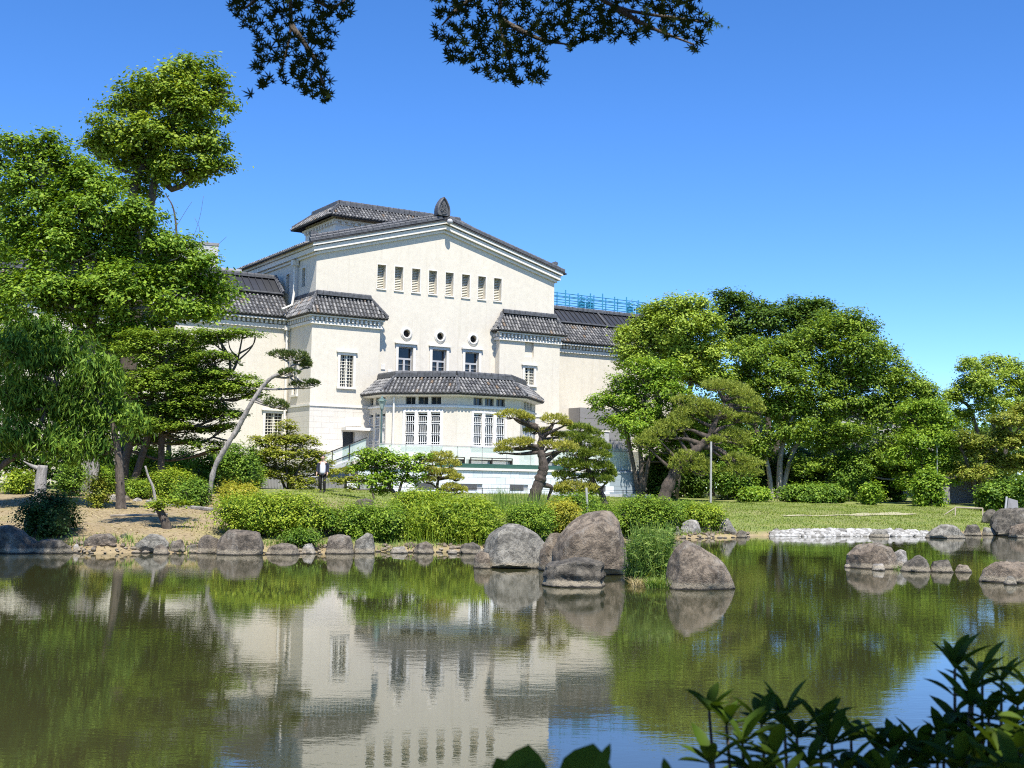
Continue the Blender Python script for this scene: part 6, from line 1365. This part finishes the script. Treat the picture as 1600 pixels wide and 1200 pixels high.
for (poly, Yb, cnt, stems) in REG:
    g = G()
    for s_ in stems: q = spline(trunk_path(s_, Yb), 4); g.tube(q, np.linspace(.012, .003, len(q)), 5)
    q = trunk_path([stems[0][0]], Yb)[0]; g.tube(spline([q, q + [.1, -.8, .5], (1.2, .8, 4.9)], 4), np.linspace(.013, .03, 9), 6)
    br = g.build('branch', M['twig'], mt, smooth=True); k = 0; xs_ = [p_[0] for p_ in poly]; ys_ = [p_[1] for p_ in poly]
    part_n = 95 if cnt < 600 else 200
    cand = []
    while len(cand) < cnt:
        x, y = r.uniform(min(xs_), max(xs_)), r.uniform(-45, max(ys_))
        if inpoly(x, y - 6, poly): cand.append((x, y, Yb + r.uniform(-.35, .35)))
    cand.sort(key=lambda c_: c_[2] + (3 if c_[1] < -8 else 0))
    for j, (x, y, Yy) in enumerate(cand):
        c_ = at(x, y, Yy); a = r.normal(0, .75); tl = r.uniform(.05, .95); sp = r.normal(0, .4)
        Rm = Euler((-math.pi / 2 + tl, sp, 0)).to_matrix() @ Euler((0, 0, math.pi + a)).to_matrix(); s_ = r.uniform(.72, 1.15); kk = r.integers(0, 4)
        if j < part_n:
            o = bpy.data.objects.new('leaf', acm[kk]); link(o, br, ORG[br.name]); o.matrix_local = Matrix.Translation(Vector(c_ - ORG[br.name])) @ Rm.to_4x4() @ Matrix.Scale(s_, 4)
        else:
            V, f = AC[kk]; SV.append(V * .032 * s_ @ np.array(Rm).T + c_); SF.append(f + so_n); so_n += len(V)
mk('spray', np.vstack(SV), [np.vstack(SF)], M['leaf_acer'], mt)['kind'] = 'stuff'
SV, SF, so_n = [], [], 0
for x, y in ((1112, 30), (1120, 36), (1128, 40), (1108, 46), (1102, 22), (1138, 42)):
    V, f = AC[int(x) % 4]; Rm = Euler((-1.2, r.normal(0, .4), r.normal(0, .5))).to_matrix(); s_ = .8 if x < 1125 else .4; SV.append(V * .032 * s_ @ np.array(Rm).T + at(x, y, 4.4)); SF.append(f + so_n); so_n += len(V)
o = mk('lit_spray', np.vstack(SV), [np.vstack(SF)], M['leaf_acer_lit'], mt); o['kind'] = 'stuff'; o['label'] = 'bright yellow green leaves at the tip of the right branch, painted as sunlit'
# the rest of the maple's crown, over and behind the viewer: it shades the near bank
n = 17000; P = np.stack([r.uniform(-5, 7.5, n), r.uniform(-7, 3.4, n), r.uniform(5.0, 7.4, n)], 1); P[:, 2] -= .08 * (P[:, 0] - 1.5) ** 2 * .6
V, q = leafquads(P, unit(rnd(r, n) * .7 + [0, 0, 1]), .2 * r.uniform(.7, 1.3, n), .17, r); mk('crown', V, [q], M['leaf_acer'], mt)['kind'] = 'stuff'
# shrub
def lance(k, fat=1.):
    rr = np.random.default_rng(k); n = 7; t = np.linspace(0, 1, n); w = np.sin(np.pi * t ** 1.15) ** .8 * .17 * fat; w[0] = .012; w[-1] = .004; z = -.22 * t ** 2 * rr.uniform(.3, 1.4)
    V = np.concatenate([np.stack([w, t, z + w * .45], 1), np.stack([0 * t, t, z], 1), np.stack([-w, t, z + w * .45], 1)]); i = np.arange(n - 1)
    return V, np.concatenate([np.stack([i, i + 1, i + 1 + n, i + n], -1), np.stack([i + n, i + n + 1, i + 1 + 2 * n, i + 2 * n], -1)])
LM = []
for k in range(4): V, f = lance(k); me = raw_mesh('lance_leaf_%s' % 'abcd'[k], V, [f], True); me.materials.append(M['leaf_fore']); LM.append(me)
LV = [lance(k) for k in range(4)]
b = np.array([1.0, 2.3, .4]); sh = thing('foreground_shrub', b, 'dark leafy shrub in shade at the lower right corner nearest the viewer', 'shrub')
tips = [(1108, 1098, 2.25), (1135, 1120, 2.2), (1190, 1118, 2.25), (1160, 1150, 2.15), (1225, 1108, 2.3), (1245, 1140, 2.25), (1280, 1125, 2.3), (1210, 1170, 2.15), (1300, 1150, 2.25), (1330, 1145, 2.35), (1370, 1160, 2.3), (1400, 1165, 2.3), (1265, 1185, 2.15), (1440, 1160, 2.35), (1350, 1190, 2.2), (1110, 1180, 2.15),
        (1492, 1032, 2.3), (1535, 1040, 2.35), (1565, 1052, 2.4), (1590, 1090, 2.3), (1515, 1090, 2.25), (1545, 1110, 2.25), (1580, 1130, 2.2), (1500, 1125, 2.3), (1475, 1150, 2.3), (1525, 1150, 2.2), (1560, 1165, 2.15), (1595, 1165, 2.1), (1440, 1185, 2.25), (1500, 1185, 2.1), (1605, 1060, 2.3), (1410, 1190, 2.2), (1545, 1190, 2.05), (1585, 1200, 2.0), (1465, 1180, 2.2), (1520, 1065, 2.3), (1320, 1195, 2.15), (1180, 1200, 2.1), (1230, 1205, 2.1), (1380, 1205, 2.1)]
cntp = 0; SV, SF, so_n = [], [], 0
for x, y, Yy in tips:
    c_ = at(x, y + 14, Yy); root = np.array([b[0] + (c_[0] - b[0]) * .55, Yy + .15, .5]); mid = (c_ + root) / 2 + rnd(r, 1)[0] * .04; mid[0] = c_[0] * .75 + root[0] * .25
    g = G(); g.tube(spline([root, mid, c_], 5), np.linspace(.007, .0028, 11), 5); st_ = g.build('stem', M['twig'], sh, smooth=True)
    m_ = r.integers(6, 9)
    for k in range(m_ + 7):
        a = 2.4 * k + r.uniform(-.3, .3)
        if k < m_: el = r.uniform(.25, 1.15); base = c_; L = r.uniform(.05, .085)
        else: el = r.uniform(-.2, .7); f = r.uniform(.55, .95); base = mid * (1 - f) + c_ * f; L = r.uniform(.045, .075)
        T = Vector((math.cos(a) * math.cos(el), math.sin(a) * math.cos(el), math.sin(el))); Zx = Vector((0, 0, 1)) - T * T.z
        if Zx.length < .05: Zx = Vector((1, 0, 0))
        Zx.normalize(); X = T.cross(Zx); Rm = Matrix((X, T, Zx)).transposed(); kk = r.integers(0, 4)
        if cntp < 300 and k < m_:
            o = bpy.data.objects.new('leaf', LM[kk]); link(o, sh, ORG[sh.name]); o.matrix_local = Matrix.Translation(Vector(base - ORG[sh.name])) @ Rm.to_4x4() @ Matrix.Scale(L, 4); cntp += 1
        else:
            V, f_ = LV[kk]; SV.append(V * L @ np.array(Rm).T + base); SF.append(f_ + so_n); so_n += len(V)
for k in range(700):
    x, y = r.uniform(1380, 1640), r.uniform(1095, 1290)
    if y < 1300 - (x - 1330) * .62: continue
    c_ = at(x, y, r.uniform(2.1, 2.6)); V, f_ = LV[k % 4]; Rm = Euler((r.uniform(-.6, 1.0), r.uniform(-.5, .5), r.uniform(0, 6.28))).to_matrix(); SV.append(V * r.uniform(.045, .075) @ np.array(Rm).T + c_); SF.append(f_ + so_n); so_n += len(V)
mk('inner_leaves', np.vstack(SV), [np.vstack(SF)], M['leaf_fore'], sh, smooth=True)['kind'] = 'stuff'
# two broad leaves pushing up at the bottom edge
b = np.array([.12, 1.5, .45]); bs_ = thing('broad_leaf_plant', b, 'plant with broad dark leaves poking up at the bottom edge', 'plant')
for x0, y0, x1, y1, fat in ((800, 1240, 775, 1182, 1.2), (812, 1250, 826, 1162, 1.5), (818, 1245, 852, 1188, 1.3), (905, 1260, 925, 1160, 1.7), (925, 1230, 955, 1160, .5), (1050, 1240, 1037, 1182, .6)):
    Yy = 1.45 + r.uniform(-.05, .05); a, c_ = at(x0, y0, Yy), at(x1, y1, Yy + .02); T = Vector(c_ - a); L = T.length; T.normalize(); X = Vector((1, .25 * r.normal(), 0)); X = (X - T * X.dot(T)).normalized(); Zx = X.cross(T)
    V, f_ = lance(5, fat * 1.5); V = V * [1, 1, .35]; V = V @ np.array(Matrix((X, T, Zx))) * L + a; mk('leaf', V, [f_], M['leaf_fore'], bs_, smooth=True)
    g = G(); g.tube(spline([np.array([a[0] * .8, Yy, .5]), a * .7 + np.array([a[0], Yy, .5]) * .3, a], 4), .003, 5); g.build('stem', M['twig'], bs_)
print('tris', sum(len(o.data.polygons) for o in SC.objects if o.type == 'MESH'), 'objs', len(SC.objects))
